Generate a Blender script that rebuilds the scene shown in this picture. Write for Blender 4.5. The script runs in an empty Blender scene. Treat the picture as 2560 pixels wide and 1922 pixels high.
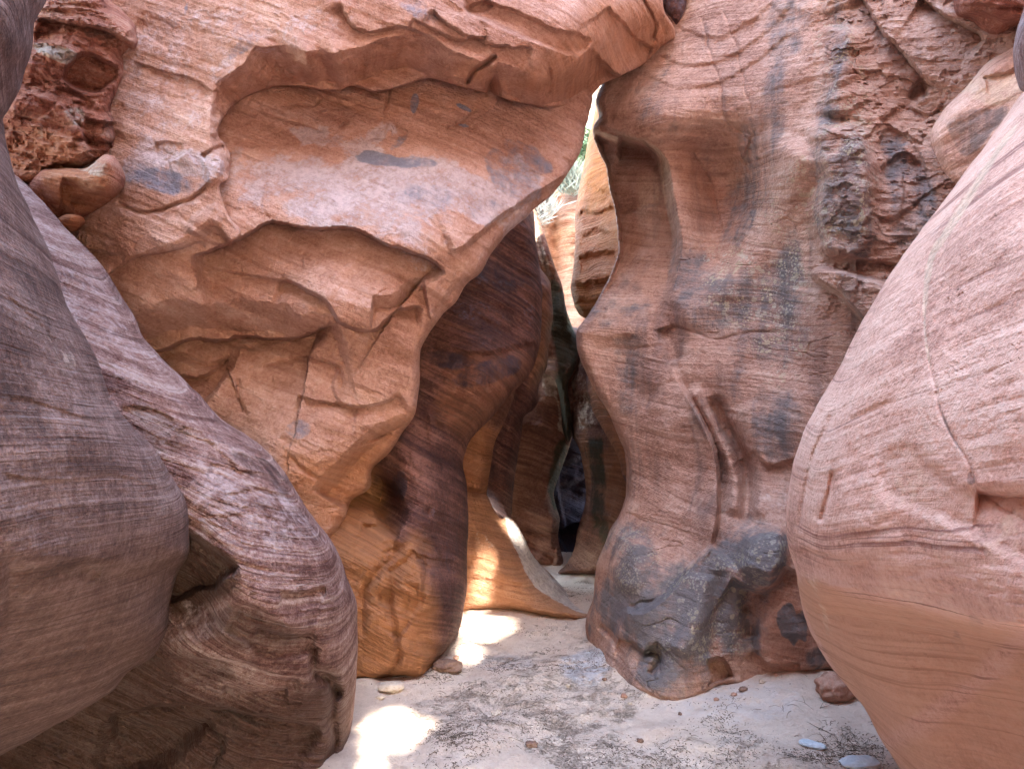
import bpy, math, random
import numpy as np
from mathutils import Vector
random.seed(7)
np.random.seed(7)
S = bpy.context.scene
COL = S.collection
CX, CY, FPX, CAMH = 1280.0, 961.0, 1934.0, 1.6     # lens of the photograph: centre, focal length, eye height
STEP = 4.0

# ------------------------------------------------------------------ noise
_rng = np.random.RandomState(11)
_perm = np.concatenate([_rng.permutation(256)] * 3)
_grad = _rng.normal(size=(256, 3)); _grad /= np.linalg.norm(_grad, axis=1)[:, None]
def perlin(p):
    i = np.floor(p).astype(np.int64); f = p - i
    u = f * f * f * (f * (f * 6 - 15) + 10)
    i &= 255
    out = 0
    for dx in (0, 1):
        for dy in (0, 1):
            for dz in (0, 1):
                h = _perm[_perm[_perm[(i[:, 0] + dx) & 255] + ((i[:, 1] + dy) & 255)] + ((i[:, 2] + dz) & 255)]
                g = _grad[h]
                d = g[:, 0] * (f[:, 0] - dx) + g[:, 1] * (f[:, 1] - dy) + g[:, 2] * (f[:, 2] - dz)
                w = (u[:, 0] if dx else 1 - u[:, 0]) * (u[:, 1] if dy else 1 - u[:, 1]) * (u[:, 2] if dz else 1 - u[:, 2])
                out = out + d * w
    return out * 1.6
def fbm(p, o=4, gain=.5, lac=2.03, seed=0.0):
    a, s = 1.0, 0
    p = p + seed * 17.31
    for _ in range(o):
        s = s + a * perlin(p); p = p * lac + 5.7; a *= gain
    return s
def ridged(p, o=3, seed=0.0):
    a, s = 1.0, 0
    p = p + seed * 11.7
    for _ in range(o):
        s = s + a * (1 - np.abs(perlin(p)) * 1.6); p = p * 2.1 + 3.3; a *= .5
    return s / 1.75
def sstep(t):
    t = np.clip(t, 0, 1); return t * t * (3 - 2 * t)

# ------------------------------------------------------------------ 2-D helpers (tracing plane)
def catmull(pts, closed=True, n=5):
    P = np.array([p[:2] for p in pts], float)
    K = np.array([(p[2] if len(p) > 2 else 1.0) for p in pts], float)
    P = np.column_stack([P, K]); N = len(P); out = []
    for i in range(N if closed else N - 1):
        if closed: a, b, c, d = P[i - 1], P[i], P[(i + 1) % N], P[(i + 2) % N]
        else: a, b, c, d = P[max(i - 1, 0)], P[i], P[i + 1], P[min(i + 2, N - 1)]
        L = np.hypot(*(c - b)[:2]); m = n if L < 600 else 2
        for t in np.arange(m) / m:
            # tension keeps long/short neighbours from overshooting
            m1 = (c - a) * .5; m2 = (d - b) * .5
            for mm in (m1, m2):
                l = np.hypot(mm[0], mm[1])
                if l > L and l > 0: mm *= L / l
            h1 = 2 * t**3 - 3 * t**2 + 1; h2 = t**3 - 2 * t**2 + t; h3 = -2 * t**3 + 3 * t**2; h4 = t**3 - t**2
            out.append(h1 * b + h2 * m1 + h3 * c + h4 * m2)
    if not closed: out.append(P[-1])
    return np.array(out)
def seg_dist(q, poly, closed):
    """distance, nearest point, side (+ = right hand when y is down), running length 0..1, third column there"""
    n = len(poly); m = n if closed else n - 1
    best = np.full(len(q), 1e18); near = np.zeros((len(q), 2)); side = np.zeros(len(q)); run = np.zeros(len(q)); kk = np.ones(len(q))
    tot = 0; lens = []
    for i in range(m):
        lens.append(np.hypot(*(poly[(i + 1) % n] - poly[i])[:2]))
    tot = sum(lens); acc = 0
    for i in range(m):
        a = poly[i]; b = poly[(i + 1) % n]; e = b[:2] - a[:2]; l2 = e @ e
        if l2 < 1e-9: continue
        w = q - a[:2]
        t = np.clip((w @ e) / l2, 0, 1)
        c = w - t[:, None] * e
        d = (c * c).sum(1)
        k = d < best - 1e-9
        best[k] = d[k]; near[k] = a[:2] + t[k, None] * e
        side[k] = np.sign(e[0] * w[k, 1] - e[1] * w[k, 0])
        run[k] = (acc + t[k] * lens[i]) / tot
        kk[k] = a[2] + t[k] * (b[2] - a[2])
        acc += lens[i]
    return np.sqrt(best), near, side, run, kk
def inside(q, poly):
    r = np.zeros(len(q), bool); n = len(poly)
    for i in range(n):
        x1, y1 = poly[i][:2]; x2, y2 = poly[(i + 1) % n][:2]
        if y1 == y2: continue
        c = ((q[:, 1] >= y1) != (q[:, 1] >= y2)) & (q[:, 0] < (x2 - x1) * (q[:, 1] - y1) / (y2 - y1) + x1)
        r ^= c
    return r
def tps(ctrl, q):
    C = np.array(ctrl, float); X = C[:, :2] / 500; Q = q / 500
    def k(a, b):
        d2 = ((a[:, None, :] - b[None, :, :]) ** 2).sum(2)
        return np.sqrt(d2 + .02) * -1.0
    n = len(X); A = np.zeros((n + 3, n + 3))
    A[:n, :n] = k(X, X); A[:n, n] = 1; A[:n, n + 1:] = X; A[n, :n] = 1; A[n + 1:, :n] = X.T
    w = np.linalg.solve(A, np.concatenate([C[:, 2], [0, 0, 0]]))
    out = np.empty(len(q))
    for s in range(0, len(q), 50000):
        qq = Q[s:s + 50000]
        out[s:s + 50000] = k(qq, X) @ w[:n] + w[n] + qq @ w[n + 1:]
    return out

# ------------------------------------------------------------------ relief features: each returns extra depth (m)
def ledge(pts, a, L=60, w=6, n=4, rough=0.0, taper=.06):
    """below (right of) the line the face steps back by a, then comes forward again over L"""
    poly = catmull(pts, False, n)
    def f(q, P):
        lo = poly[:, :2].min(0) - 5 * L; hi = poly[:, :2].max(0) + 5 * L
        m = ((q > lo) & (q < hi)).all(1); r = np.zeros(len(q))
        if not m.any(): return r
        qq = q[m]
        if rough: qq = qq + rough * np.column_stack([fbm(P[m] * 5, 5, .6, seed=3), fbm(P[m] * 5, 5, .6, seed=4)])
        d, _, s, t, k = seg_dist(qq, poly, False)
        tp = sstep(t / taper) * sstep((1 - t) / taper)
        r[m] = np.where(s > 0, a * k * np.clip(d / w, 0, 1) * np.exp(-np.maximum(d - w, 0) / L), 0) * tp
        return r
    return f
def crack(pts, a, w=5, n=4, rough=4.0):
    poly = catmull(pts, False, n)
    def f(q, P):
        lo = poly[:, :2].min(0) - 6 * w; hi = poly[:, :2].max(0) + 6 * w
        m = ((q > lo) & (q < hi)).all(1); r = np.zeros(len(q))
        if not m.any(): return r
        qq = q[m] + rough * np.column_stack([fbm(P[m] * 9, 2, seed=5), fbm(P[m] * 9, 2, seed=6)])
        d, _, s, t, k = seg_dist(qq, poly, False)
        r[m] = a * k * np.exp(-(d / w) ** 2) * sstep(t / .12) * sstep((1 - t) / .12)
        return r
    return f
def region(pts, a, w=20, fade=None, rough=0.0, smooth=4):
    """inside the outline the face is pushed back by a (forward if negative)"""
    poly = catmull(pts, True, smooth)
    def f(q, P):
        lo = poly[:, :2].min(0) - 30; hi = poly[:, :2].max(0) + 30
        m = ((q > lo) & (q < hi)).all(1); r = np.zeros(len(q))
        if not m.any(): return r
        qq = q[m]
        if rough: qq = qq + rough * np.column_stack([fbm(P[m] * 5, 3, seed=7), fbm(P[m] * 5, 3, seed=8)])
        d, _, _, _, k = seg_dist(qq, poly, True)
        g = np.where(inside(qq, poly), sstep(d / w) * k, 0) * a
        if fade is not None:
            x0, y0, x1, y1 = fade
            t = ((qq[:, 0] - x0) * (x1 - x0) + (qq[:, 1] - y0) * (y1 - y0)) / ((x1 - x0) ** 2 + (y1 - y0) ** 2)
            g = g * sstep(1 - t)
        r[m] = g
        return r
    return f
def bump2(x, y, rx, ry, a, rot=0.0):
    c, s = math.cos(math.radians(rot)), math.sin(math.radians(rot))
    def f(q, P):
        dx, dy = q[:, 0] - x, q[:, 1] - y
        u = (dx * c + dy * s) / rx; v = (-dx * s + dy * c) / ry
        return a * np.exp(-(u * u + v * v))
    return f
def groove(pts, a, w):            # broad soft valley / ridge along a line
    poly = catmull(pts, False, 4)
    def f(q, P):
        d, _, s, t, k = seg_dist(q, poly, False)
        return a * k * np.exp(-(d / w) ** 2) * sstep(t / .1) * sstep((1 - t) / .1)
    return f
def strata(nrm, freq, amp, warp=.12, wf=1.5, seed=0.0, sharp=1.0):
    n = np.array(nrm, float); n /= np.linalg.norm(n)
    def f(q, P):
        s = P @ n + warp * .5 * fbm(P * wf * .7, 1, seed=seed)
        z = P * 1.1 + n[None, :] * (s * freq)[:, None] + seed * 3.1
        v = fbm(z, 3, .6)
        m = .55 + .6 * np.clip(fbm(P * 1.7, 2, seed=seed + 5) + .3, 0, 1)
        return amp * v * m
    return f
def rough(freq, amp, o=4, seed=0.0):
    return lambda q, P: amp * fbm(P * freq, o, seed=seed)
def facets(freq, amp, seed=0.0, soft=.3):   # broken, chunky relief
    def f(q, P):
        v = fbm(P * freq, 2, seed=seed) * 3.0
        return amp * (np.floor(v) + sstep((v - np.floor(v) - .5 + soft / 2) / soft)) / 3.0
    return f

def joints(nrm, freq, amp, width=.05, seed=0.0, stretch=3.0):
    """thin irregular cracks, longer along the bedding"""
    n = np.array(nrm, float); n /= np.linalg.norm(n)
    def f(q, P):
        Z = P + n[None, :] * ((P @ n) * (stretch - 1))[:, None]
        v = fbm(Z * freq, 3, seed=seed); g = sstep((fbm(P * freq * .6, 2, seed=seed + 1) - .05) / .35)
        return amp * g * np.exp(-(v / width) ** 2)
    return f
def flakes(nrm, freq, amp, seed=0.0, stretch=2.5, lo=.15):
    """thin scales broken off the face with a crisp edge"""
    n = np.array(nrm, float); n /= np.linalg.norm(n)
    def f(q, P):
        Z = P + n[None, :] * ((P @ n) * (stretch - 1))[:, None]
        v = fbm(Z * freq, 5, .55, seed=seed)
        return amp * (sstep((v - lo) / .035) + .6 * sstep((v - lo - .25) / .03) - .5 * sstep((-v - lo - .1) / .03))
    return f

# ------------------------------------------------------------------ tint masks on the rock: stains, own hues, and painted light
def spot(x, y, rx, ry, s=1.0, rot=0.0, soft=.5):
    c, sn = math.cos(math.radians(rot)), math.sin(math.radians(rot))
    def f(q, N):
        dx, dy = q[:, 0] - x, q[:, 1] - y
        u = (dx * c + dy * sn) / rx; v = (-dx * sn + dy * c) / ry
        d = np.sqrt(u * u + v * v) + .6 * N
        return s * sstep((1 + soft / 2 - d) / soft)
    return f
def patch(pts, s=1.0, soft=25, jag=14):
    poly = catmull(pts, True, 4)
    def f(q, N):
        d, _, _, _, _ = seg_dist(q, poly, True)
        sd = np.where(inside(q, poly), d, -d) + N * jag
        return s * sstep((sd + soft / 2) / soft)
    return f
def streak(pts, w, s=1.0):
    poly = catmull(pts, False, 4)
    def f(q, N):
        d, _, _, t, k = seg_dist(q, poly, False)
        return s * k * sstep((1.35 - d / w + .45 * N) / 1.2) * sstep(t / .08) * sstep((1 - t) / .08)
    return f

# ------------------------------------------------------------------ mesh from a traced outline with its own distance and thickness
def to_world(q, Y):
    return np.column_stack([(q[:, 0] - CX) / FPX * Y, Y, CAMH - (q[:, 1] - CY) / FPX * Y])
def axis(lo, hi, step, flo, fhi):
    inner = np.arange(max(lo, flo), min(hi, fhi) + step, step)
    a = []; x = inner[0]; s = step
    while x > lo: s *= 1.25; x -= s; a.append(x)
    b = []; x = inner[-1]; s = step
    while x < hi: s *= 1.25; x += s; b.append(x)
    return np.concatenate([a[::-1], inner, b])
def origin_at(me, base):
    n = len(me.vertices); co = np.empty(n * 3); me.vertices.foreach_get('co', co)
    co = co.reshape(-1, 3) - np.array(base); me.vertices.foreach_set('co', co.ravel())
def make_mesh(name, V, F, mat, attrs=None, smooth=True):
    me = bpy.data.meshes.new(name)
    F = np.asarray(F)
    me.vertices.add(len(V)); me.vertices.foreach_set('co', np.asarray(V, np.float32).ravel())
    me.loops.add(F.size); me.loops.foreach_set('vertex_index', F.astype(np.int32).ravel())
    me.polygons.add(len(F)); me.polygons.foreach_set('loop_start', np.arange(0, F.size, F.shape[1], dtype=np.int32))
    me.polygons.foreach_set('loop_total', np.full(len(F), F.shape[1], dtype=np.int32))
    me.polygons.foreach_set('use_smooth', np.full(len(F), smooth))
    me.update(calc_edges=True); me.validate()
    if smooth: me.set_sharp_from_angle(angle=math.radians(36))
    for k, v in (attrs or {}).items():
        a = me.attributes.new(k, 'FLOAT', 'POINT'); a.data.foreach_set('value', np.asarray(v, np.float32))
    me.materials.append(mat)
    return me
def rock_mesh(name, outline, ctrl, mat, feats=(), R=.25, ew=70, thick=.6, stains=None, step=None, jag=3.0, seed=0.0, edge=1.0, frame=(-60, 2620, -60, 1990)):
    step = step or STEP
    poly = catmull(outline, True, 5)
    # small irregularities along the outline
    pw = to_world(poly[:, :2], np.full(len(poly), 4.0))
    poly[:, 0] += jag * fbm(pw * 6, 3, seed=seed + 1); poly[:, 1] += jag * fbm(pw * 6, 3, seed=seed + 2)
    lo = poly[:, :2].min(0); hi = poly[:, :2].max(0)
    xs = axis(lo[0] - step, hi[0] + step, step, max(frame[0], lo[0] - step), min(frame[1], hi[0] + step))
    ys = axis(lo[1] - step, hi[1] + step, step, max(frame[2], lo[1] - step), min(frame[3], hi[1] + step))
    nx, ny = len(xs), len(ys)
    gx, gy = np.meshgrid(xs, ys)
    q = np.column_stack([gx.ravel(), gy.ravel()])
    ins = inside(q, poly).reshape(ny, nx)
    cell = ins[:-1, :-1] | ins[1:, :-1] | ins[:-1, 1:] | ins[1:, 1:]
    used = np.zeros((ny, nx), bool)
    used[:-1, :-1] |= cell; used[1:, :-1] |= cell; used[:-1, 1:] |= cell; used[1:, 1:] |= cell
    # a vertex is interior when all four cells round it are used and it lies inside
    full = np.zeros((ny, nx), bool)
    full[1:-1, 1:-1] = cell[:-1, :-1] & cell[1:, :-1] & cell[:-1, 1:] & cell[1:, 1:]
    u = used.ravel(); idx = np.full(nx * ny, -1); idx[u] = np.arange(u.sum())
    q = q[u]; rim = ~(full.ravel()[u]); 
    out = ~ins.ravel()[u]
    d, near, _, _, k = seg_dist(q, poly, True)
    snap = rim | out
    q[snap] = near[snap]; d[snap] = 0
    base = tps(ctrl, q)
    P0 = to_world(q, base)
    t = np.clip(d / ew, 0, 1)
    rnd = R * k * (1 - np.sqrt(np.clip(1 - (1 - t) ** 2, 0, 1)))
    dep = base + rnd
    keep = edge + (1 - edge) * sstep(d / (ew * .35 + 4))
    for f in feats: dep = dep + f(q, P0) * keep
    V = to_world(q, dep)
    # back of the rock
    back = base + R * k + thick * np.sqrt(np.clip(1 - (1 - np.clip(d / (ew * 1.6), 0, 1)) ** 2, 0, 1))
    back = np.maximum(back, dep + .02)
    B = to_world(q, back)
    n = len(q); bi = np.arange(n); isb = ~snap; bi[isb] = n + np.arange(isb.sum())
    Vall = np.vstack([V, B[isb]])
    I = idx.reshape(ny, nx)
    a, b, c, e = I[:-1, :-1][cell], I[:-1, 1:][cell], I[1:, 1:][cell], I[1:, :-1][cell]
    F1 = np.column_stack([a, e, c, b]); F2 = np.column_stack([bi[a], bi[b], bi[c], bi[e]])
    keep = ~((F2 == F1[:, [0, 3, 2, 1]]).all(1))
    F = np.vstack([F1, F2[keep]])
    attrs = {}
    N = fbm(V * 3.5, 4, seed=seed + 9)
    for nm in ('varnish', 'pale', 'warm', 'lichen'):
        v = np.zeros(n)
        for f in (stains or {}).get(nm, ()): v = np.maximum(v, f(q, N))
        attrs[nm] = np.concatenate([v, v[isb]])
    for f in (stains or {}).get('bare', ()):
        v = 1 - f(q, N); attrs['warm'] *= np.concatenate([v, v[isb]])
    return make_mesh(name, Vall, F, mat, attrs)
def link(name, me, parent=None, loc=None):
    o = bpy.data.objects.new(name, me); COL.objects.link(o)
    if me is not None:
        co = np.empty(len(me.vertices) * 3); me.vertices.foreach_get('co', co); co = co.reshape(-1, 3)
        if parent is None:
            base = np.array([co[:, 0].mean(), co[:, 1].mean(), max(co[:, 2].min(), 0)])
            origin_at(me, base); o.location = base
        else:
            origin_at(me, np.array(parent.location)); o.parent = parent
    elif loc is not None: o.location = loc
    return o
def tag(o, label=None, cat=None, group=None, kind=None):
    kind = kind or ('thing' if cat else None)
    for k, v in (('label', label), ('category', cat), ('group', group), ('kind', kind)):
        if v: o[k] = v
    return o
EXPO = 3.9
# ------------------------------------------------------------------ materials
class NT:
    def __init__(s, name):
        s.m = bpy.data.materials.new(name); s.m.use_nodes = True
        s.t = s.m.node_tree; s.t.nodes.clear()
        s.out = s.t.nodes.new('ShaderNodeOutputMaterial'); s.b = s.t.nodes.new('ShaderNodeBsdfPrincipled')
        s.t.links.new(s.b.outputs[0], s.out.inputs[0])
        s.b.inputs['Specular IOR Level'].default_value = .25
    def put(s, sock, v):
        if hasattr(v, 'is_output') or isinstance(v, bpy.types.NodeSocket): s.t.links.new(v, sock)
        elif isinstance(v, (tuple, list)) and len(v) == 3 and sock.type == 'RGBA': sock.default_value = (*v, 1)
        else: sock.default_value = v
    def node(s, typ, **kw):
        n = s.t.nodes.new(typ)
        for k, v in kw.items(): setattr(n, k, v)
        return n
    def coord(s): return s.node('ShaderNodeTexCoord').outputs['Object']
    def attr(s, nm): return s.node('ShaderNodeAttribute', attribute_name=nm).outputs['Fac']
    def math(s, op, a, b=0.0, clamp=False):
        n = s.node('ShaderNodeMath', operation=op, use_clamp=clamp); s.put(n.inputs[0], a); s.put(n.inputs[1], b); return n.outputs[0]
    def noise(s, vec, scale, detail=3, rough=.55, dim='3D', dist=0.0):
        n = s.node('ShaderNodeTexNoise', noise_dimensions=dim)
        if dim == '1D': s.put(n.inputs['W'], vec)
        else: s.put(n.inputs['Vector'], vec)
        n.inputs['Scale'].default_value = scale; n.inputs['Detail'].default_value = detail; n.inputs['Roughness'].default_value = rough
        n.inputs['Distortion'].default_value = dist
        return n.outputs['Fac']
    def range(s, v, a, b, c=0.0, d=1.0):
        n = s.node('ShaderNodeMapRange', interpolation_type='SMOOTHSTEP'); s.put(n.inputs[0], v)
        for i, x in enumerate((a, b, c, d)): n.inputs[i + 1].default_value = x
        return n.outputs[0]
    def mix(s, f, a, b, mode='MIX'):
        n = s.node('ShaderNodeMix', data_type='RGBA', blend_type=mode)
        s.put(n.inputs[0], f); s.put(n.inputs[6], a); s.put(n.inputs[7], b); return n.outputs[2]
    def ramp(s, f, stops):
        n = s.node('ShaderNodeValToRGB'); s.put(n.inputs[0], f); e = n.color_ramp.elements
        while len(e) < len(stops): e.new(.5)
        for i, (p, c) in enumerate(stops): e[i].position = p; e[i].color = (*c, 1)
        return n.outputs[0]
    def dot(s, v, n3):
        n = s.node('ShaderNodeVectorMath', operation='DOT_PRODUCT'); s.put(n.inputs[0], v); n.inputs[1].default_value = n3; return n.outputs['Value']
    def scale(s, v, k3):
        n = s.node('ShaderNodeVectorMath', operation='MULTIPLY'); s.put(n.inputs[0], v); n.inputs[1].default_value = k3; return n.outputs[0]
    def bump(s, h, dist, strength, nrm=None):
        n = s.node('ShaderNodeBump'); s.put(n.inputs['Height'], h); n.inputs['Distance'].default_value = dist; n.inputs['Strength'].default_value = strength
        if nrm is not None: s.put(n.inputs['Normal'], nrm)
        return n.outputs[0]

def rock_mat(name, dark, mid, light, nrm=(0, 0, 1), freq=6, warp=.25, band=.5, bumpd=.02, grain=.5, line=.35, linefreq=1.0,
             warm=(.42, .17, .06), pale=(.50, .42, .40), varnish=(.045, .035, .035), lich=(.55, .48, .33), seed=0.0, speck=.0, streaky=.0, wline=.2, ldark=None):
    n = NT(name); c = n.coord()
    L = math.sqrt(sum(x * x for x in nrm)); nv = tuple(x / L for x in nrm)
    wn = n.noise(c, 1.0, 1)
    s = n.math('ADD', n.dot(c, nv), n.math('MULTIPLY', n.math('SUBTRACT', wn, .5), warp))
    s = n.math('ADD', s, seed)
    def lens(k, spread):      # bedding lenses: long across the beds, thin through them
        v = n.node('ShaderNodeVectorMath', operation='SCALE'); v.inputs[0].default_value = nv; n.put(v.inputs['Scale'], n.math('MULTIPLY', s, k))
        w = n.node('ShaderNodeVectorMath', operation='ADD'); n.put(w.inputs[0], v.outputs[0]); n.put(w.inputs[1], n.scale(c, (spread,) * 3)); return w.outputs[0]
    b1 = n.noise(lens(freq, .5), 1.0, 4, .65)
    b2 = n.noise(lens(freq * 6, 1.6), 1.0, 4, .62)
    bl = n.noise(c, 2.3, 6, .6)
    fine = n.noise(c, 55, 4, .65)
    fine2 = n.noise(c, 170, 3, .7)
    med = n.noise(c, 11, 4, .6)
    f = n.math('ADD', n.math('MULTIPLY', n.math('SUBTRACT', b1, .5), 1.5 * band), n.math('MULTIPLY', n.math('SUBTRACT', bl, .5), 1.0))
    f = n.math('ADD', f, n.math('MULTIPLY', n.math('SUBTRACT', b2, .5), .9 * band))
    f = n.math('ADD', f, n.math('MULTIPLY', n.math('SUBTRACT', fine, .5), 1.05 * grain))
    f = n.math('ADD', f, n.math('MULTIPLY', n.math('SUBTRACT', fine2, .5), .9 * grain))
    f = n.math('ADD', f, n.math('MULTIPLY', n.math('SUBTRACT', med, .5), .8 * grain))
    f = n.math('ADD', f, .5)
    col = n.ramp(f, [(.12, dark), (.5, mid), (.88, light)])
    # thin bedding lines, pale and dark
    b3 = n.noise(lens(freq * 2.6 * linefreq, .35), 1.0, 2, .5)
    gate = n.range(n.noise(c, 1.9, 2), .42, .62)
    ln = n.math('MULTIPLY', n.range(b3, .66, .73), n.math('MULTIPLY', gate, line))
    col = n.mix(ln, col, light)
    ld = n.math('MULTIPLY', n.range(b3, .41, .33), n.math('MULTIPLY', n.range(n.noise(c, 2.7, 2), .40, .56), line), True)
    col = n.mix(ld, col, ldark or dark)
    if streaky:   # run-off streaks down the face
        sv = n.noise(n.scale(c, (5.0, 5.0, .35)), 1.0, 4, .6, dist=.3)
        col = n.mix(n.math('MULTIPLY', n.range(sv, .52, .72), streaky), col, tuple(.45 * a + .55 * b for a, b in zip(dark, varnish)))
        sp = n.noise(n.scale(c, (7.0, 7.0, .5)), 1.0, 3, .6, dist=.2)
        col = n.mix(n.math('MULTIPLY', n.range(sp, .56, .74), streaky * .8), col, light)
    brk = n.noise(c, 7, 6, .7)
    brk2 = n.noise(c, 30, 4, .7)
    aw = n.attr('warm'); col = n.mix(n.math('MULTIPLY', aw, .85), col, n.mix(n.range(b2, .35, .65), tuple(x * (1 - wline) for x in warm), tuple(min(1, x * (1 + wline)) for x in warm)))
    ap = n.attr('pale')
    pm = n.math('MULTIPLY', n.range(n.math('ADD', n.math('MULTIPLY', ap, .62), n.math('ADD', n.math('MULTIPLY', brk2, .55), n.math('MULTIPLY', n.math('SUBTRACT', brk, .5), .8))), .50, .78), .9, True)
    col = n.mix(pm, col, n.mix(n.range(n.math('ADD', n.math('MULTIPLY', brk, .5), n.math('MULTIPLY', brk2, .5)), .38, .62), tuple(x * .68 for x in pale), tuple(x * 1.15 for x in pale)))
    av = n.attr('varnish')
    vm = n.math('ADD', n.math('MULTIPLY', av, .8), n.math('MULTIPLY', n.math('SUBTRACT', brk, .5), 1.0))
    vm = n.math('ADD', vm, n.math('MULTIPLY', n.math('SUBTRACT', b2, .5), .5))
    run = n.noise(n.scale(c, (9.0, 9.0, .9)), 1.0, 4, .65)
    vm = n.math('ADD', vm, n.math('MULTIPLY', n.math('SUBTRACT', run, .5), 1.1))
    vm = n.math('MULTIPLY', n.range(vm, .20, .78), n.range(av, .02, .3))
    col = n.mix(n.math('MULTIPLY', vm, .92), col, n.mix(brk2, tuple(x * .7 for x in varnish), tuple(x * 1.5 for x in varnish)))
    al = n.attr('lichen')
    vo = n.node('ShaderNodeTexVoronoi'); n.put(vo.inputs['Vector'], n.mix(.04, c, n.noise(c, 20, 2))); vo.inputs['Scale'].default_value = 26
    vo2 = n.node('ShaderNodeTexVoronoi'); n.put(vo2.inputs['Vector'], c); vo2.inputs['Scale'].default_value = 62
    rad = n.math('MULTIPLY', n.range(n.noise(c, 5, 3), .38, .62), .42)
    l1 = n.math('MULTIPLY', n.math('LESS_THAN', n.math('ADD', vo.outputs['Distance'], n.math('MULTIPLY', brk2, .12)), n.math('ADD', rad, .07)), al)
    l2 = n.math('MULTIPLY', n.math('LESS_THAN', vo2.outputs['Distance'], n.math('MULTIPLY', n.range(n.noise(c, 8, 3), .36, .6), .42)), al)
    lm = n.math('MAXIMUM', l1, l2)
    col = n.mix(n.math('MULTIPLY', lm, .55), col, n.mix(n.range(n.noise(c, 9, 1), .4, .6), lich, tuple(.55 * x + .2 for x in lich)))
    if speck:
        v3 = n.node('ShaderNodeTexVoronoi'); n.put(v3.inputs['Vector'], c); v3.inputs['Scale'].default_value = 34
        col = n.mix(n.math('MULTIPLY', n.math('LESS_THAN', v3.outputs['Distance'], n.math('MULTIPLY', n.range(brk, .5, .75), .3)), speck), col, tuple(x * .45 for x in dark))
    n.put(n.b.inputs['Base Color'], col)
    n.put(n.b.inputs['Roughness'], n.range(bl, .3, .7, .68, .9))
    h = n.math('ADD', n.math('MULTIPLY', b2, .55 * band * 2), n.math('MULTIPLY', fine, .35 * grain * 2))
    h = n.math('ADD', h, n.math('MULTIPLY', med, .7 * grain * 2))
    h = n.math('ADD', h, n.math('MULTIPLY', b3, .45 * band * 2))
    h = n.math('ADD', h, n.math('MULTIPLY', brk2, .5 * grain * 2))
    h = n.math('ADD', h, n.math('MULTIPLY', fine2, .16 * grain * 2))
    n.put(n.b.inputs['Normal'], n.bump(h, bumpd * 1.5, .95))
    return n.m
# ------------------------------------------------------------------ rock colours, some with shade or bounce glow mixed in
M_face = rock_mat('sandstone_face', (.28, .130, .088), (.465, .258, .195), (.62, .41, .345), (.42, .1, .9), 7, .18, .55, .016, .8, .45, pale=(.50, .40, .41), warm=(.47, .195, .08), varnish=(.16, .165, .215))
M_right = rock_mat('sandstone_right', (.25, .128, .093), (.46, .272, .208), (.60, .415, .335), (.10, -.12, 1), 9, .3, .6, .014, .8, .5, pale=(.52, .38, .33), warm=(.42, .18, .10), varnish=(.125, .118, .125), lich=(.52, .45, .30), seed=3, streaky=.8)
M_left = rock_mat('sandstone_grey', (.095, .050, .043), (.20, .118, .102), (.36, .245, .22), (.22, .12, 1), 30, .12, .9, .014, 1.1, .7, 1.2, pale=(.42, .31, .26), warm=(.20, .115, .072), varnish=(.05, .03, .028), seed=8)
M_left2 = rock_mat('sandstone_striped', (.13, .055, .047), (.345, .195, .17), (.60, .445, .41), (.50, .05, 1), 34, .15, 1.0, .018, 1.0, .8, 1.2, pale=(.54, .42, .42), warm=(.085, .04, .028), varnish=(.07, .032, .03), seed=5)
M_boul = rock_mat('sandstone_pink', (.39, .20, .145), (.67, .41, .315), (.77, .55, .44), (-.5, .2, 1), 13, .12, .5, .007, .8, .8, 1.7, pale=(.66, .47, .34), warm=(.60, .34, .205), varnish=(.15, .11, .10), seed=2, wline=.06, ldark=(.25, .11, .085))
M_inner = rock_mat('sandstone_dark', (.05, .022, .022), (.115, .050, .042), (.24, .115, .09), (.45, .2, .9), 10, .15, 1.1, .016, .8, .7, pale=(.17, .15, .20), warm=(.46, .20, .085), varnish=(.04, .03, .045), seed=1)  # darker base stands in for shade under the overhang
M_fin = rock_mat('sandstone_fin', (.22, .10, .06), (.38, .19, .115), (.50, .30, .20), (.2, .1, 1), 9, .2, .9, .02, .8, .6, pale=(.58, .52, .49), warm=(.40, .185, .09), seed=9)
M_red = rock_mat('sandstone_red', (.20, .065, .045), (.38, .15, .10), (.52, .29, .21), (.2, .1, 1), 14, .2, .8, .02, .8, .5, pale=(.47, .39, .33), seed=6)
M_far = rock_mat('sandstone_far', (.26, .095, .04), (.46, .18, .08), (.56, .32, .19), (.3, .1, 1), 6, .3, .9, .025, .7, .5, varnish=(.12, .10, .06), pale=(.48, .40, .33), seed=4)
M_slit = rock_mat('sandstone_slit', (.10, .042, .03), (.20, .09, .06), (.32, .175, .125), (.3, .1, 1), 6, .2, 1.0, .02, .8, .6, varnish=(.04, .038, .022), pale=(.52, .40, .31), seed=7)

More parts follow.
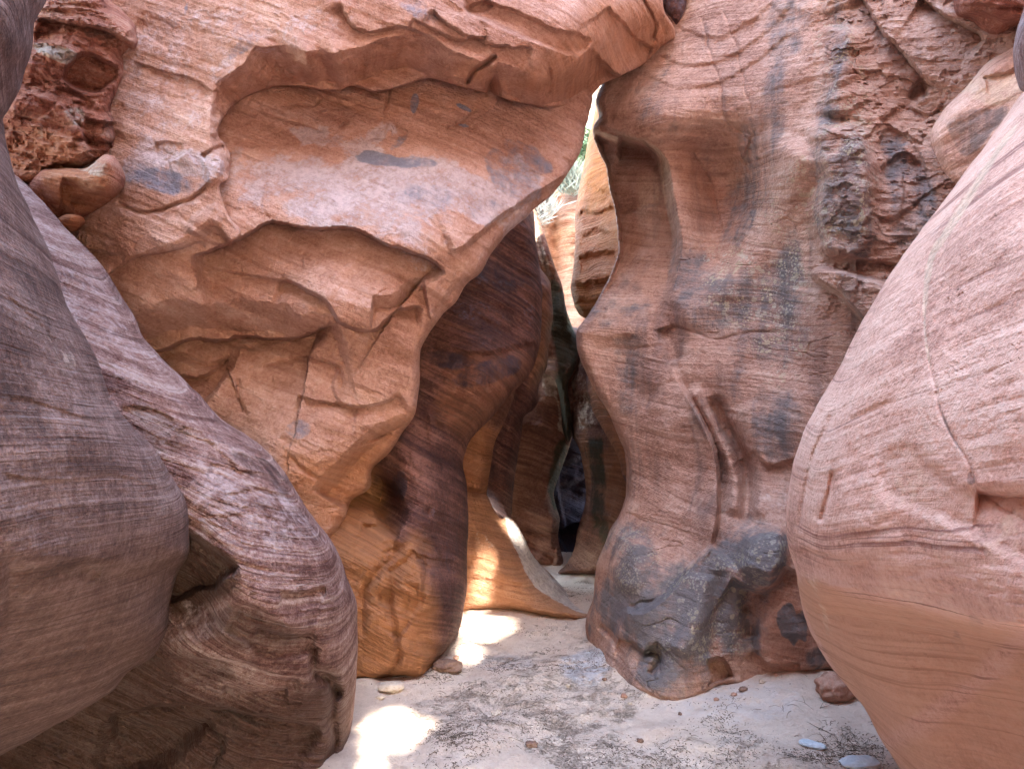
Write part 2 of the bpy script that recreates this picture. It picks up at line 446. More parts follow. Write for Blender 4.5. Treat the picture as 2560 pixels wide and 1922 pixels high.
# ------------------------------------------------------------------ the big slab wall on the left: face, overhang above the hollow, inner pillar
slab = tag(link('rock_wall', None, loc=(-.9, 4.3, 0)), 'broad orange sandstone slab wall with a scooped hollow, leaning over the dark opening', 'rock wall')
face_out = [(-200, 150), (300, -80), (900, -80), (1400, 60), (1480, 236), (1473, 291, .6), (1463, 320, .6), (1454, 371, .6), (1437, 409, .6), (1412, 447, .6), (1374, 493, .6), (1332, 523, .6), (1315, 544, .6),
  (1277, 577, .6), (1260, 595), (1231, 635), (1202, 682), (1163, 712), (1137, 757), (1108, 785), (1072, 838), (1054, 872), (1051, 924), (1047, 985), (1036, 1035), (1000, 1091),
  (973, 1130), (930, 1173), (925, 1221), (881, 1250), (862, 1300), (830, 1345), (740, 1420), (500, 1420), (200, 1200), (-200, 800)]
face_ctl = [(-100, 200, 4.5), (300, 100, 4.35), (250, 640, 4.25), (400, 300, 4.3), (620, 300, 4.42), (800, 260, 4.52), (1050, 260, 4.52), (1300, 300, 4.62), (1460, 280, 4.75), (900, 420, 4.28), (650, 450, 4.22), (1200, 450, 4.32),
  (1400, 440, 4.55), (800, 555, 4.05), (1000, 600, 4.02), (1150, 640, 4.18), (620, 550, 4.08), (1280, 560, 4.4), (700, 680, 4.1), (900, 690, 4.0), (1050, 760, 4.15), (980, 780, 4.0), (500, 720, 4.12), (350, 770, 4.15), (800, 770, 4.0),
  (600, 900, 4.3), (850, 880, 4.18), (1000, 900, 4.22), (1035, 1000, 4.3), (800, 1050, 4.18), (600, 1050, 4.3), (900, 1130, 4.28), (740, 1200, 4.15), (850, 1270, 4.35), (760, 1350, 4.25), (500, 1300, 4.4), (200, 1000, 4.5)]
face_f = [
  ledge([(470, 640), (555, 616), (602, 588), (648, 563), (671, 556), (740, 561), (810, 567), (891, 573), (960, 602), (1041, 630), (1093, 650), (1120, 690)], .23, 120, 7, rough=6),
  ledge([(278, 800), (337, 785), (409, 757), (482, 752), (544, 752), (626, 754), (698, 759), (747, 778), (809, 778), (850, 800)], .22, 150, 72, rough=9),
  ledge([(300, 878), (376, 875), (419, 870), (472, 846), (568, 846), (592, 836), (698, 846), (751, 841), (819, 812), (852, 802)], .20, 70, 7, rough=5),
  # wedge-shaped block right of that ledge and the diagonal joint
  ledge([(700, 690), (760, 720), (815, 752), (850, 800), (880, 815), (935, 820), (960, 800), (1000, 770), (1060, 765)], .13, 50, 8, rough=4),
  ledge([(500, 660), (590, 680), (690, 695), (720, 705)], .05, 40, 6),
  ledge([(930, 735), (980, 735), (1020, 700), (1060, 690)], .12, 50, 34),
  crack([(370, 900), (440, 890), (520, 915), (570, 900), (575, 870)], .06, 8),
  ledge([(395, 955), (450, 935), (520, 935), (560, 900), (580, 905)], .10, 50, 8, rough=7),
  ledge([(500, 1015), (530, 975), (555, 940), (575, 920), (590, 860)], -.07, 60, 10, rough=6),
  crack([(640, 930), (720, 900), (760, 895), (845, 920), (850, 985)], .03, 5),
  ledge([(740, 985), (845, 1005), (900, 1018), (960, 1000), (1000, 975)], .06, 50, 6, rough=5),
  ledge([(850, 920), (835, 960), (850, 1000), (900, 1018)], .03, 40, 6),
  crack([(595, 940), (600, 1000), (615, 1045)], .03, 5),
  ledge([(775, 1235), (800, 1190), (850, 1145), (910, 1085), (960, 1050), (1020, 1030)], .16, 160, 40, rough=6),
  crack([(700, 1120), (770, 1180), (880, 1245)], .02, 5),
  region([(900, 1110), (940, 1085), (1000, 1062), (1030, 1050), (1000, 1075), (940, 1105)], .10, 16),
  # lower surface of the tip and flaking lip along the leaning edge
  ledge([(1440, 440), (1400, 462), (1360, 480), (1330, 500), (1290, 530), (1240, 560), (1180, 610), (1130, 640)], -.08, 90, 14, rough=6),
  crack([(1310, 560), (1260, 610), (1200, 690), (1140, 725), (1080, 800)], .06, 9, rough=8),
  ledge([(1025, 330), (1010, 350), (975, 345)], .03, 30, 6), ledge([(965, 350), (935, 352), (915, 365)], .02, 30, 5),
  crack([(970, 215), (968, 260), (955, 295)], .03, 4), crack([(1195, 270), (1150, 305), (1110, 325)], .025, 4), crack([(870, 305), (850, 320)], .03, 4),
  crack([(700, 265), (740, 262), (790, 262), (800, 240)], .025, 4),
  crack([(645, 280), (720, 300), (808, 330)], .02, 4),
  strata((.42, .1, .9), 9, .012, .2, seed=1), strata((.42, .1, .9), 30, .004, .2, seed=2), rough(1.6, .014, 4, seed=3), rough(9, .0035, 3, seed=4), facets(2.0, .024, seed=5, soft=.25), flakes((.42, .1, .9), 1.2, .006, seed=6, lo=.3), flakes((.42, .1, .9), 5, .002, seed=7, lo=.4), joints((.42, .1, .9), 1.1, .014, .012, seed=8)]
face_st = dict(
  pale=[spot(900, 470, 330, 110, .75, 8), spot(1150, 480, 230, 90, .7, 20), spot(1090, 560, 90, 120, .5), spot(600, 470, 60, 60, .5), spot(680, 440, 120, 60, .6), spot(1060, 640, 40, 40, .5)],
  varnish=[spot(965, 400, 75, 17, .8, 6, .3), spot(1040, 402, 60, 12, .6, 8, .3), spot(1270, 440, 95, 34, .6, 35, .3), spot(1100, 500, 130, 30, .4, 10), spot(1110, 540, 90, 30, .4), spot(1320, 390, 60, 22, .6, 30, .3),
           spot(1036, 265, 10, 26, .85, 8, .3), spot(1160, 270, 20, 6, .85, 25, .3), spot(1160, 315, 18, 5, .8, 10, .3), spot(995, 360, 30, 12, .6, -35, .3), spot(740, 1070, 30, 22, .5, 0, .3)],
  warm=[patch([(700, 1120), (840, 1150), (1000, 1040), (1040, 1040), (960, 1160), (900, 1260), (760, 1400), (700, 1300)], .55, 60), spot(900, 240, 400, 40, .3, 2)])  # orange hue deepened to imitate bounce glow along the lower edge
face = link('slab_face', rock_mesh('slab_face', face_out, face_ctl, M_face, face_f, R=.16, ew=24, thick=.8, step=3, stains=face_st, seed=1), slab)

over_out = [(-300, -60), (-300, -1200), (-200, -1300, .5), (500, -1300, .5), (900, -800, .5), (1250, -330), (1450, -140), (1640, -120), (1658, -30), (1662, 27), (1682, 65), (1687, 96), (1655, 119), (1606, 163), (1543, 196), (1501, 214), (1480, 240), (1465, 265),
  (1440, 262), (1374, 272), (1311, 262), (1248, 242), (1164, 220), (1079, 196), (1020, 212), (936, 230), (880, 215), (843, 229), (763, 221), (700, 215), (640, 232), (590, 258), (556, 300), (545, 340),
  (560, 358), (577, 396), (569, 447), (548, 463), (556, 501), (575, 545), (602, 586), (555, 614), (497, 608), (440, 626), (347, 643), (278, 684), (150, 730), (-300, 700)]
over_ctl = [(-200, 300, 4.5), (-300, -1300, 5.4), (600, -1300, 5.2), (1450, -200, 4.6), (600, -700, 4.6), (1600, -150, 4.9), (0, -900, 4.8), (300, 100, 4.25), (450, 300, 4.08), (500, 150, 4.12), (560, 60, 4.08), (800, 50, 4.0), (1000, 30, 3.98), (1200, 60, 4.02), (1350, 20, 4.1), (1500, 30, 4.3), (1640, 20, 4.7),
  (1600, 120, 4.85), (1450, 130, 4.22), (1300, 180, 4.1), (1480, 220, 4.6), (450, 500, 4.0), (520, 560, 3.97), (400, 600, 3.98), (300, 560, 4.1), (200, 640, 4.2), (1150, 120, 3.98), (900, 150, 4.0), (700, 160, 4.02), (1550, 180, 4.75)]
over_f = [
  ledge([(548, 462), (540, 400), (530, 335), (528, 270), (533, 228), (544, 202), (590, 169), (624, 139), (645, 118), (674, 116), (763, 121), (839, 128), (880, 122), (936, 105), (1003, 84), (1033, 84), (1079, 105), (1164, 139), (1200, 158), (1240, 150)], .40, 900, 85, rough=10, taper=.04),
  ledge([(1240, 150), (1290, 172), (1340, 190), (1400, 180), (1450, 150), (1480, 120)], .26, 300, 70, rough=5),
  # ribs across the soffit
  bump2(775, 165, 22, 60, -.10, -25), bump2(850, 170, 20, 60, -.08, -20), bump2(690, 150, 25, 40, .05), bump2(1020, 160, 40, 50, .06),
  ledge([(850, 0), (880, 60), (940, 75), (1003, 60), (1060, 84), (1130, 125), (1200, 155)], .05, 30, 8, rough=6),
  ledge([(1030, 40), (1100, 80), (1150, 95), (1220, 88)], .05, 35, 7, rough=6),
  ledge([(1085, 15), (1130, 65), (1210, 100), (1280, 120), (1330, 118)], .06, 45, 7, rough=8),
  region([(1150, 20), (1200, 0), (1300, 30), (1400, 70), (1480, 100), (1440, 140), (1370, 120), (1260, 80), (1180, 50)], .06, 14, rough=8),
  region([(1195, -20), (1230, 20), (1190, 40), (1160, 30), (1150, -20)], .05, 12, rough=6),
  crack([(1245, 140), (1215, 160), (1190, 175), (1165, 215)], .10, 6), crack([(1370, 165), (1378, 220), (1360, 240)], .04, 5),
  ledge([(1520, 10), (1560, 60), (1600, 100), (1640, 120)], .06, 60, 8, rough=6), crack([(1600, -10), (1640, 60), (1630, 110)], .05, 5),
  ledge([(330, 150), (370, 165), (430, 180), (500, 205), (535, 232)], .035, 40, 6, rough=5), ledge([(420, 130), (330, 70)], .02, 30, 6),
  ledge([(385, 355), (420, 352), (460, 360)], .03, 25, 5), ledge([(420, 400), (445, 392), (465, 376)], -.035, 30, 6), ledge([(500, 385), (540, 365), (560, 360)], .04, 30, 6),
  crack([(285, 500), (330, 525), (380, 533), (430, 515), (490, 490), (530, 450)], .04, 4, rough=6),
  region([(500, 390), (560, 365), (578, 420), (550, 462), (490, 480), (505, 440)], -.05, 24), region([(460, 560), (540, 500), (560, 560), (490, 600)], -.04, 20),
  ledge([(215, 620), (280, 630), (310, 628)], .05, 40, 8, rough=5), ledge([(265, 660), (360, 630), (465, 590), (530, 540)], .07, 200, 30), crack([(465, 580), (540, 617)], .03, 5),
  strata((.42, .1, .9), 9, .012, .2, seed=1), strata((.42, .1, .9), 30, .004, .2, seed=2), rough(1.6, .02, 4, seed=13), rough(9, .004, 3, seed=14), facets(1.7, .022, seed=15, soft=.35), flakes((.42, .1, .9), 1.3, .007, seed=16, lo=.3), flakes((.42, .1, .9), 5, .002, seed=17, lo=.4), joints((.42, .1, .9), 1.1, .02, .015, seed=18)]
over_st = dict(pale=[spot(420, 200, 130, 200, .5), spot(700, 60, 250, 60, .45), spot(430, 400, 120, 60, .7), spot(460, 60, 120, 60, .4)],
  varnish=[spot(420, 455, 80, 34, .75, 10, .5), spot(340, 440, 40, 40, .45), spot(630, 100, 60, 16, .5, -35), spot(600, 80, 22, 20, .5), spot(465, 22, 5, 18, .6, 10, .3), spot(1050, 30, 70, 20, .4, 30), spot(355, 305, 35, 8, .4, -10)],
  warm=[patch([(1100, 200), (1164, 150), (1300, 190), (1450, 60), (1500, 0), (1640, 20), (1680, 90), (1500, 220), (1440, 255)], .5, 80), patch([(560, 230), (620, 150), (760, 135), (1020, 95), (1060, 180), (900, 225), (700, 215)], .35, 60)])  # warm soffit tint adds painted bounce light to the rock hue
over = link('overhang', rock_mesh('overhang', over_out, over_ctl, M_face, over_f, R=.05, ew=7, thick=.7, step=3, stains=over_st, seed=2), slab)

pil_out = [(600, 1300), (760, 1150), (930, 1060), (980, 900), (1040, 700), (1180, 560), (1290, 480), (1321, 541), (1336, 581), (1347, 653), (1354, 725), (1356, 779), (1352, 851), (1336, 906), (1318, 942), (1289, 972), (1241, 1030), (1193, 1078), (1169, 1112),
  (1159, 1150), (1164, 1199), (1169, 1237), (1170, 1310), (1168, 1382), (1169, 1454), (1164, 1502), (1149, 1565), (1116, 1623), (1082, 1661), (1060, 1698), (1000, 1690), (925, 1708), (893, 1714), (850, 1790), (600, 1780)]
pil_ctl = [(700, 1500, 4.25), (860, 1400, 4.22), (900, 1700, 4.18), (950, 1500, 4.12), (1000, 1650, 4.15), (1060, 1690, 4.2), (1075, 1450, 4.22), (1050, 1250, 4.42), (1000, 1150, 4.55), (955, 1230, 4.78), (1168, 1350, 4.95), (1110, 1300, 4.6), (1160, 1550, 4.6), (1150, 1150, 5.0), (1080, 1080, 4.75), (980, 1000, 4.85),
  (1100, 850, 4.95), (1200, 950, 4.75), (1300, 900, 5.1), (1200, 700, 5.25), (1340, 700, 5.5), (1310, 560, 5.6), (900, 1200, 4.85), (890, 1300, 4.5), (800, 1700, 4.2), (1240, 1030, 5.0)]
pil_f = [ledge([(935, 1180), (928, 1230), (930, 1290), (950, 1335), (975, 1345)], -.02, 60, 8),
  region([(930, 1185), (975, 1180), (1010, 1230), (1020, 1300), (985, 1345), (950, 1338), (930, 1290)], .22, 30, rough=5),
  crack([(1000, 1345), (970, 1400), (930, 1450), (905, 1520), (912, 1600)], .05, 10, rough=8), crack([(985, 1440), (975, 1520), (995, 1600), (990, 1660), (940, 1700)], .05, 7, rough=6),
  groove([(1000, 1350), (985, 1450), (960, 1520)], .05, 22), ledge([(1055, 1460), (1040, 1530), (1010, 1580), (1000, 1600)], .04, 40, 8, rough=6), crack([(1065, 1380), (1060, 1460), (1050, 1520)], .03, 6),
  ledge([(900, 1300), (950, 1310), (1000, 1330)], .05, 60, 10, rough=6), ledge([(960, 1420), (1000, 1400), (1030, 1370)], .05, 40, 10, rough=6), ledge([(940, 1480), (980, 1470), (1030, 1480)], .03, 40, 10, rough=6),
  ledge([(1060, 1010), (1120, 1000), (1200, 870), (1320, 870)], -.06, 120, 50), ledge([(1080, 850), (1180, 880), (1300, 860), (1350, 850)], .05, 80, 12, rough=6),
  ledge([(1170, 1310), (1100, 1300), (1060, 1290)], .03, 50, 10), ledge([(1040, 1380), (1100, 1395), (1168, 1400)], .03, 50, 8),
  strata((.42, .2, .9), 9, .016, .2, seed=1), strata((.42, .1, .9), 30, .005, .2, seed=2), rough(1.8, .05, 4, seed=23), rough(9, .008, 3, seed=24), facets(3.0, .03, seed=25), flakes((.42, .1, .9), 4, .006, seed=26, lo=.25)]
pil_st = dict(warm=[patch([(600, 1200), (900, 1150), (990, 1350), (1040, 1340), (1070, 1420), (1085, 1550), (1090, 1640), (1060, 1720), (880, 1760), (600, 1760)], .75, 60, 24), patch([(1130, 900), (1250, 880), (1340, 900), (1280, 975), (1180, 1080), (1100, 1050)], .25, 50)],  # orange foot partly imitates light bounced off the sunlit sand
  pale=[spot(1230, 760, 120, 60, .35, 20), spot(1180, 830, 90, 40, .3, 10), spot(1100, 1290, 60, 30, .3)], varnish=[spot(1120, 900, 60, 25, .7), spot(1200, 940, 100, 25, .6, -20), spot(1000, 1210, 20, 30, .7), spot(1120, 1400, 60, 50, .4), spot(1130, 1300, 50, 20, .4), spot(1240, 690, 90, 30, .5, 15)])
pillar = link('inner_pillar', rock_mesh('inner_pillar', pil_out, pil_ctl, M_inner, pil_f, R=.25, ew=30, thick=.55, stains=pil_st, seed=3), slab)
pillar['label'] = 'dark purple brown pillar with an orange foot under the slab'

# ------------------------------------------------------------------ red flaky outcrop and the knob below it, top left
oc_out = [(-200, -400), (290, -400), (262, -60), (274, 0), (295, 17), (333, 55), (343, 80), (343, 118), (312, 139), (312, 177), (303, 211), (278, 270), (291, 303), (291, 358), (274, 385), (200, 430), (100, 470), (-200, 470)]
oc_ctl = [(0, 100, 4.0), (200, 0, 3.95), (150, 100, 3.88), (320, 90, 3.98), (200, 180, 3.98), (290, 330, 4.0), (100, 280, 3.92), (150, 400, 3.98), (0, 450, 4.0), (0, -400, 4.5), (250, -300, 4.3)]
oc_f = [ledge([(90, 40), (200, 55), (300, 85), (340, 120)], .10, 50, 12, rough=6), region([(160, 170), (200, 130), (300, 160), (300, 200), (230, 240), (160, 205)], .12, 16, rough=6), ledge([(140, 215), (200, 230), (245, 260)], .05, 30, 8, rough=5),
  ledge([(150, 250), (180, 290), (200, 330), (230, 380)], -.07, 40, 6, rough=8), ledge([(100, 420), (150, 400), (200, 415), (250, 390)], .12, 50, 8, rough=10), facets(5, .04, seed=31), strata((.25, .1, 1), 14, .03, .2, seed=32), rough(6, .02, 4, seed=33), ledge([(210, 300), (250, 310), (285, 300)], .09, 30, 6, rough=10), ledge([(180, 340), (230, 350), (285, 350)], .07, 25, 6, rough=12)]
oc = link('rock_outcrop', rock_mesh('rock_outcrop', oc_out, oc_ctl, M_red, oc_f + [flakes((.25, .1, 1), 4, .02, seed=38, stretch=2), flakes((.25, .1, 1), 9, .008, seed=39, stretch=2)], R=.3, ew=45, thick=.5, seed=4, stains=dict(pale=[spot(130, 130, 90, 22, .8, 20), spot(185, 290, 30, 30, .5), spot(120, 330, 40, 20, .4)], warm=[spot(110, 380, 100, 60, .4)], varnish=[spot(260, 80, 40, 18, .5), spot(270, 330, 25, 40, .5), spot(180, 330, 25, 40, .4)])))
tag(oc, 'flaky dark red sandstone outcrop in the top left corner beside the slab wall', 'rock outcrop')
kb_out = [(60, 470), (105, 425), (160, 420), (215, 420), (260, 388), (285, 392), (303, 413), (312, 447), (295, 490), (253, 523), (211, 548), (150, 560), (80, 540)]
kb = link('boulder', rock_mesh('boulder', kb_out, [(60, 480, 3.95), (200, 440, 3.78), (280, 420, 3.74), (300, 450, 3.82), (230, 520, 3.95), (120, 520, 3.98), (250, 470, 3.76)], M_red, [ledge([(155, 440), (210, 450), (270, 470), (305, 460)], .10, 100, 24, rough=5), ledge([(170, 500), (230, 480), (290, 488)], .05, 30, 10), strata((.8, .1, .6), 14, .012, .1, seed=35), rough(5, .02, 4, seed=36)], R=.2, ew=30, thick=.35, seed=5, stains=dict(warm=[spot(200, 470, 120, 60, .5)], pale=[spot(240, 420, 40, 22, .6, 20)])))
tag(kb, 'rounded red boulder wedged under the flaky outcrop beside the slab wall', 'boulder')
pb = link('boulder', rock_mesh('boulder', [(140, 552), (170, 535), (205, 540), (212, 556), (190, 578), (165, 582), (145, 572)], [(140, 560, 3.9), (180, 545, 3.8), (210, 555, 3.88), (170, 580, 3.92)], M_red, [rough(6, .01, 3, seed=37)], R=.12, ew=22, thick=.2, seed=6, stains=dict(warm=[spot(180, 560, 60, 40, .7)])))
tag(pb, 'small smooth orange boulder under the rounded one at the left edge of the slab wall', 'boulder')

# ------------------------------------------------------------------ two rounded rocks in the left foreground
la_out = [(-500, 200), (-500, -900, .5), (-200, -1300, .5), (100, -1000, .7), (150, -300), (128, -60), (116, 0), (103, 25), (87, 59), (82, 118), (63, 177), (46, 236), (21, 278), (7, 296), (8, 312), (19, 371), (30, 421), (55, 485), (84, 548), (122, 624), (147, 700), (166, 760), (188, 800), (212, 841), (250, 918), (284, 1009), (332, 1068), (385, 1120), (424, 1182), (458, 1241),
  (473, 1298), (475, 1345), (470, 1388), (447, 1429), (425, 1505), (420, 1560), (383, 1638), (318, 1680), (278, 1727), (199, 1777), (99, 1836), (0, 1889), (-200, 2000), (-500, 2100)]
la_ctl = [(-500, 500, 1.25), (-500, -900, 2.6), (0, -900, 2.8), (0, 60, 1.85), (90, 30, 2.0), (0, 280, 2.1), (0, 500, 1.85), (60, 560, 2.0), (0, 800, 1.62), (180, 850, 2.0), (0, 1100, 1.5), (200, 1100, 1.82), (350, 1150, 2.2), (440, 1300, 2.4), (300, 1300, 2.0), (150, 1300, 1.68), (0, 1350, 1.46), (100, 1450, 1.62), (250, 1450, 1.95), (400, 1450, 2.4), (0, 1600, 1.72), (200, 1650, 2.15), (350, 1600, 2.4), (0, 1830, 2.1), (-300, 1400, 1.25), (-300, 1900, 1.7)]
la_f = [strata((.22, .12, 1), 40, .004, .08, seed=41), rough(1.6, .015, 3, seed=42), rough(14, .004, 3, seed=43), ledge([(0, 1385), (150, 1390), (300, 1400), (420, 1390), (470, 1370)], .05, 150, 40, rough=6), region([(190, 1415), (235, 1405), (255, 1440), (215, 1460)], .03, 12),
  ledge([(0, 1180), (120, 1200), (280, 1185), (430, 1225)], .012, 30, 6, rough=5), ledge([(0, 720), (60, 770), (130, 830), (180, 900)], .012, 30, 6, rough=4), ledge([(20, 990), (120, 1010), (260, 1060)], .012, 25, 6, rough=4)]
la_st = dict(pale=[spot(175, 900, 14, 26, .6, -20, .3), spot(150, 880, 50, 60, .35), spot(300, 1330, 90, 40, .35), spot(60, 640, 14, 30, .4, -20)], varnish=[spot(290, 1270, 40, 30, .5), spot(100, 1000, 150, 100, .35), spot(80, 720, 90, 120, .45)],
  warm=[patch([(-400, 1420), (0, 1400), (200, 1400), (480, 1380), (430, 1520), (300, 1740), (0, 1900), (-400, 2050)], .30, 60)])
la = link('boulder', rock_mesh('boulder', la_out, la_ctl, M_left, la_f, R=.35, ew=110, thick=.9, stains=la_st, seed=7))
tag(la, 'huge dark grey brown rounded boulder bulging in from the left edge', 'boulder')

lb_out = [(-300, 600), (-100, 470), (20, 425), (45, 440), (97, 493), (143, 544), (181, 590), (236, 640), (275, 690), (308, 745), (337, 790), (354, 835), (388, 878), (448, 938), (501, 990), (554, 1046), (617, 1087), (674, 1132), (713, 1180), (742, 1228), (771, 1276), (809, 1325), (838, 1368), (858, 1410), (870, 1450), (888, 1500), (894, 1548), (893, 1648), (889, 1722), (880, 1822), (868, 1922), (830, 2100), (600, 2300), (-300, 2300)]
lb_ctl = [(-100, 500, 3.6), (45, 460, 3.6), (200, 650, 3.35), (120, 650, 3.15), (300, 850, 3.1), (200, 900, 2.85), (450, 1000, 3.05), (600, 1120, 3.1), (400, 1100, 2.85), (700, 1230, 3.1), (550, 1250, 2.82), (840, 1400, 3.15), (700, 1400, 2.85), (550, 1420, 2.72), (480, 1500, 2.95), (880, 1550, 3.2), (750, 1550, 2.85), (600, 1540, 2.7), (450, 1600, 2.85), (860, 1750, 3.2), (700, 1750, 2.96), (550, 1750, 2.98), (350, 1750, 3.05), (850, 1920, 3.24), (600, 1920, 3.02), (200, 1900, 3.02), (100, 2000, 2.9), (700, 2250, 2.8), (-200, 1500, 3.0)]
lb_f = [
  region([(380, 1480), (455, 1330), (500, 1345), (560, 1380), (600, 1415), (590, 1440), (560, 1455), (540, 1480), (500, 1478), (430, 1510)], .12, 20, rough=6),
  region([(590, 1505), (640, 1505), (690, 1540), (740, 1565), (790, 1590), (780, 1640), (720, 1650), (640, 1640), (600, 1600), (560, 1580), (570, 1540)], .06, 20, rough=7),
  ledge([(700, 1475), (740, 1478), (800, 1462), (820, 1468)], .06, 40, 7, rough=5), ledge([(640, 1560), (690, 1575), (740, 1585), (790, 1570)], .05, 30, 8, rough=5),
  ledge([(410, 1640), (520, 1640), (620, 1655), (700, 1685), (760, 1690)], .06, 60, 9, rough=6), ledge([(560, 1700), (640, 1715), (720, 1710)], .06, 40, 12, rough=5),
  crack([(790, 1600), (785, 1660), (830, 1710), (850, 1750)], .10, 14, rough=8), bump2(815, 1690, 24, 16, .08), ledge([(260, 1790), (360, 1765), (480, 1760), (590, 1770), (680, 1790), (760, 1800), (820, 1830)], .10, 90, 9, rough=8),
  region([(260, 1800), (400, 1780), (540, 1790), (520, 1850), (420, 1930), (240, 1960)], .08, 50, rough=8), crack([(500, 1800), (560, 1850), (540, 1900), (500, 1960)], .03, 6, rough=6), crack([(845, 1700), (830, 1780), (838, 1850), (820, 1922)], .07, 10, rough=7),
  ledge([(450, 1060), (500, 1080), (560, 1130), (600, 1170)], .02, 60, 8, rough=6), ledge([(300, 1010), (400, 1025), (450, 1060)], .02, 60, 10, rough=6), ledge([(520, 1150), (600, 1170), (680, 1190), (720, 1200)], .025, 30, 7, rough=9), ledge([(560, 1230), (640, 1220), (740, 1240)], .018, 25, 7, rough=9), ledge([(500, 1290), (620, 1280), (700, 1300)], .012, 25, 7, rough=9),
  ledge([(640, 1130), (700, 1150), (720, 1190)], .025, 40, 12, rough=10),
  strata((.5, .05, 1), 34, .007, .06, seed=51), strata((.5, .05, 1), 80, .004, .1, seed=52), rough(1.4, .018, 2, seed=53), rough(12, .004, 3, seed=54), joints((.5, .05, 1), 3, .010, .05, seed=55, stretch=9), flakes((.5, .05, 1), 6, .005, seed=56, stretch=9)]
lb_st = dict(pale=[spot(250, 800, 180, 90, .45, 45), spot(500, 1100, 200, 120, .3, 30), spot(650, 1300, 200, 90, .5, 30), spot(480, 1560, 70, 50, .4)], varnish=[spot(640, 1160, 90, 28, .6, 25), spot(720, 1200, 40, 30, .6), spot(660, 1330, 160, 30, .3), spot(300, 740, 60, 16, .5, 50), spot(640, 1560, 40, 40, .4), spot(700, 1650, 120, 30, .4), spot(760, 1580, 60, 40, .4)],
  warm=[patch([(-200, 1700), (250, 1650), (420, 1600), (500, 1720), (700, 1730), (850, 1680), (880, 1800), (860, 2000), (-200, 2100)], .95, 90), patch([(420, 1320), (540, 1370), (600, 1430), (560, 1500), (420, 1540)], .9, 30), spot(660, 1590, 130, 60, .7), spot(520, 1476, 28, 13, .8, -5, .25), spot(585, 1565, 36, 48, .6, 20, .25), spot(500, 1665, 75, 36, .6, 15, .25), spot(520, 1735, 70, 22, .5, -5, .25), spot(180, 1860, 90, 60, .4), patch([(340, 1010), (400, 1040), (470, 1090), (440, 1130), (380, 1110)], .45, 20)])  # brown rock, darkened further to imitate underside and recess shade
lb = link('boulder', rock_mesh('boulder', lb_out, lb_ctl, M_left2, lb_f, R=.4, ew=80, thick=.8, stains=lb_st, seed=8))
tag(lb, 'purple grey striped boulder with rough layers, sloping to the sand behind the dark one', 'boulder')

# ------------------------------------------------------------------ pink boulder in the right foreground
rg_out = [(2900, -300), (2700, 60), (2560, 228), (2484, 336), (2402, 444), (2321, 553), (2256, 639), (2202, 726), (2153, 807), (2105, 905), (2052, 1000), (2016, 1067), (1985, 1150), (1973, 1211), (1967, 1270), (1965, 1322), (1972, 1366), (1992, 1433), (2000, 1490), (2011, 1544), (2033, 1592), (2077, 1666), (2127, 1727), (2166, 1777), (2205, 1849), (2249, 1922), (2330, 2060), (2450, 2250), (2700, 2500), (3400, 2600), (3500, 600)]
rg_ctl = [(2800, -100, 1.8), (2560, 300, 1.85), (2300, 650, 1.9), (2560, 600, 1.5), (2100, 1000, 2.0), (2300, 1000, 1.62), (2560, 1000, 1.3), (1985, 1300, 2.22), (2100, 1300, 1.88), (2300, 1300, 1.55), (2560, 1300, 1.25), (2200, 1440, 1.72), (2000, 1440, 2.2), (2400, 1500, 1.45), (2560, 1560, 1.27), (2100, 1640, 2.2), (2050, 1560, 2.25), (2300, 1700, 1.85), (2560, 1750, 1.5), (2240, 1880, 2.15), (2450, 1900, 1.85), (2560, 2100, 1.8), (3300, 600, 1.0), (3300, 1600, 1.0), (3300, 2500, 1.3), (2600, 2400, 2.0)]
rg_f = [ledge([(1985, 1430), (2055, 1464), (2130, 1470), (2221, 1492), (2332, 1514), (2443, 1544), (2560, 1562), (2700, 1575)], .40, 900, 70, rough=4, taper=.02),
  crack([(2090, 1020), (2050, 1100), (2020, 1180), (2005, 1270), (1990, 1340)], .04, 7, rough=5), crack([(2085, 1170), (2065, 1250), (2050, 1310)], .04, 7, rough=4), crack([(2230, 1000), (2160, 1035), (2120, 1055)], .012, 6, rough=4),
  crack([(2330, 640), (2313, 760), (2317, 860), (2335, 960), (2350, 1030), (2380, 1090), (2425, 1160), (2440, 1215), (2500, 1265), (2600, 1320)], .008, 4.5, rough=3), region([(2200, 1130), (2270, 1095), (2330, 1140), (2410, 1200), (2600, 1220), (2600, 1420), (2400, 1340), (2180, 1240)], .02, 40, rough=8),
  ledge([(2440, 1222), (2490, 1228), (2560, 1232), (2640, 1235)], .05, 50, 12), ledge([(2000, 1370), (2060, 1380), (2130, 1400), (2170, 1390)], .03, 35, 8, rough=7),
  groove([(2230, 1870), (2330, 1790), (2450, 1700), (2560, 1590)], -.012, 22), bump2(2040, 1520, 30, 60, -.03, -15),
  strata((-.5, .2, 1), 16, .006, .16, seed=61), rough(2.2, .02, 4, seed=62), rough(14, .0035, 3, seed=63), joints((-.5, .2, 1), 4, .005, .05, seed=64, stretch=8), flakes((-.5, .2, 1), 7, .002, seed=66, stretch=7)]
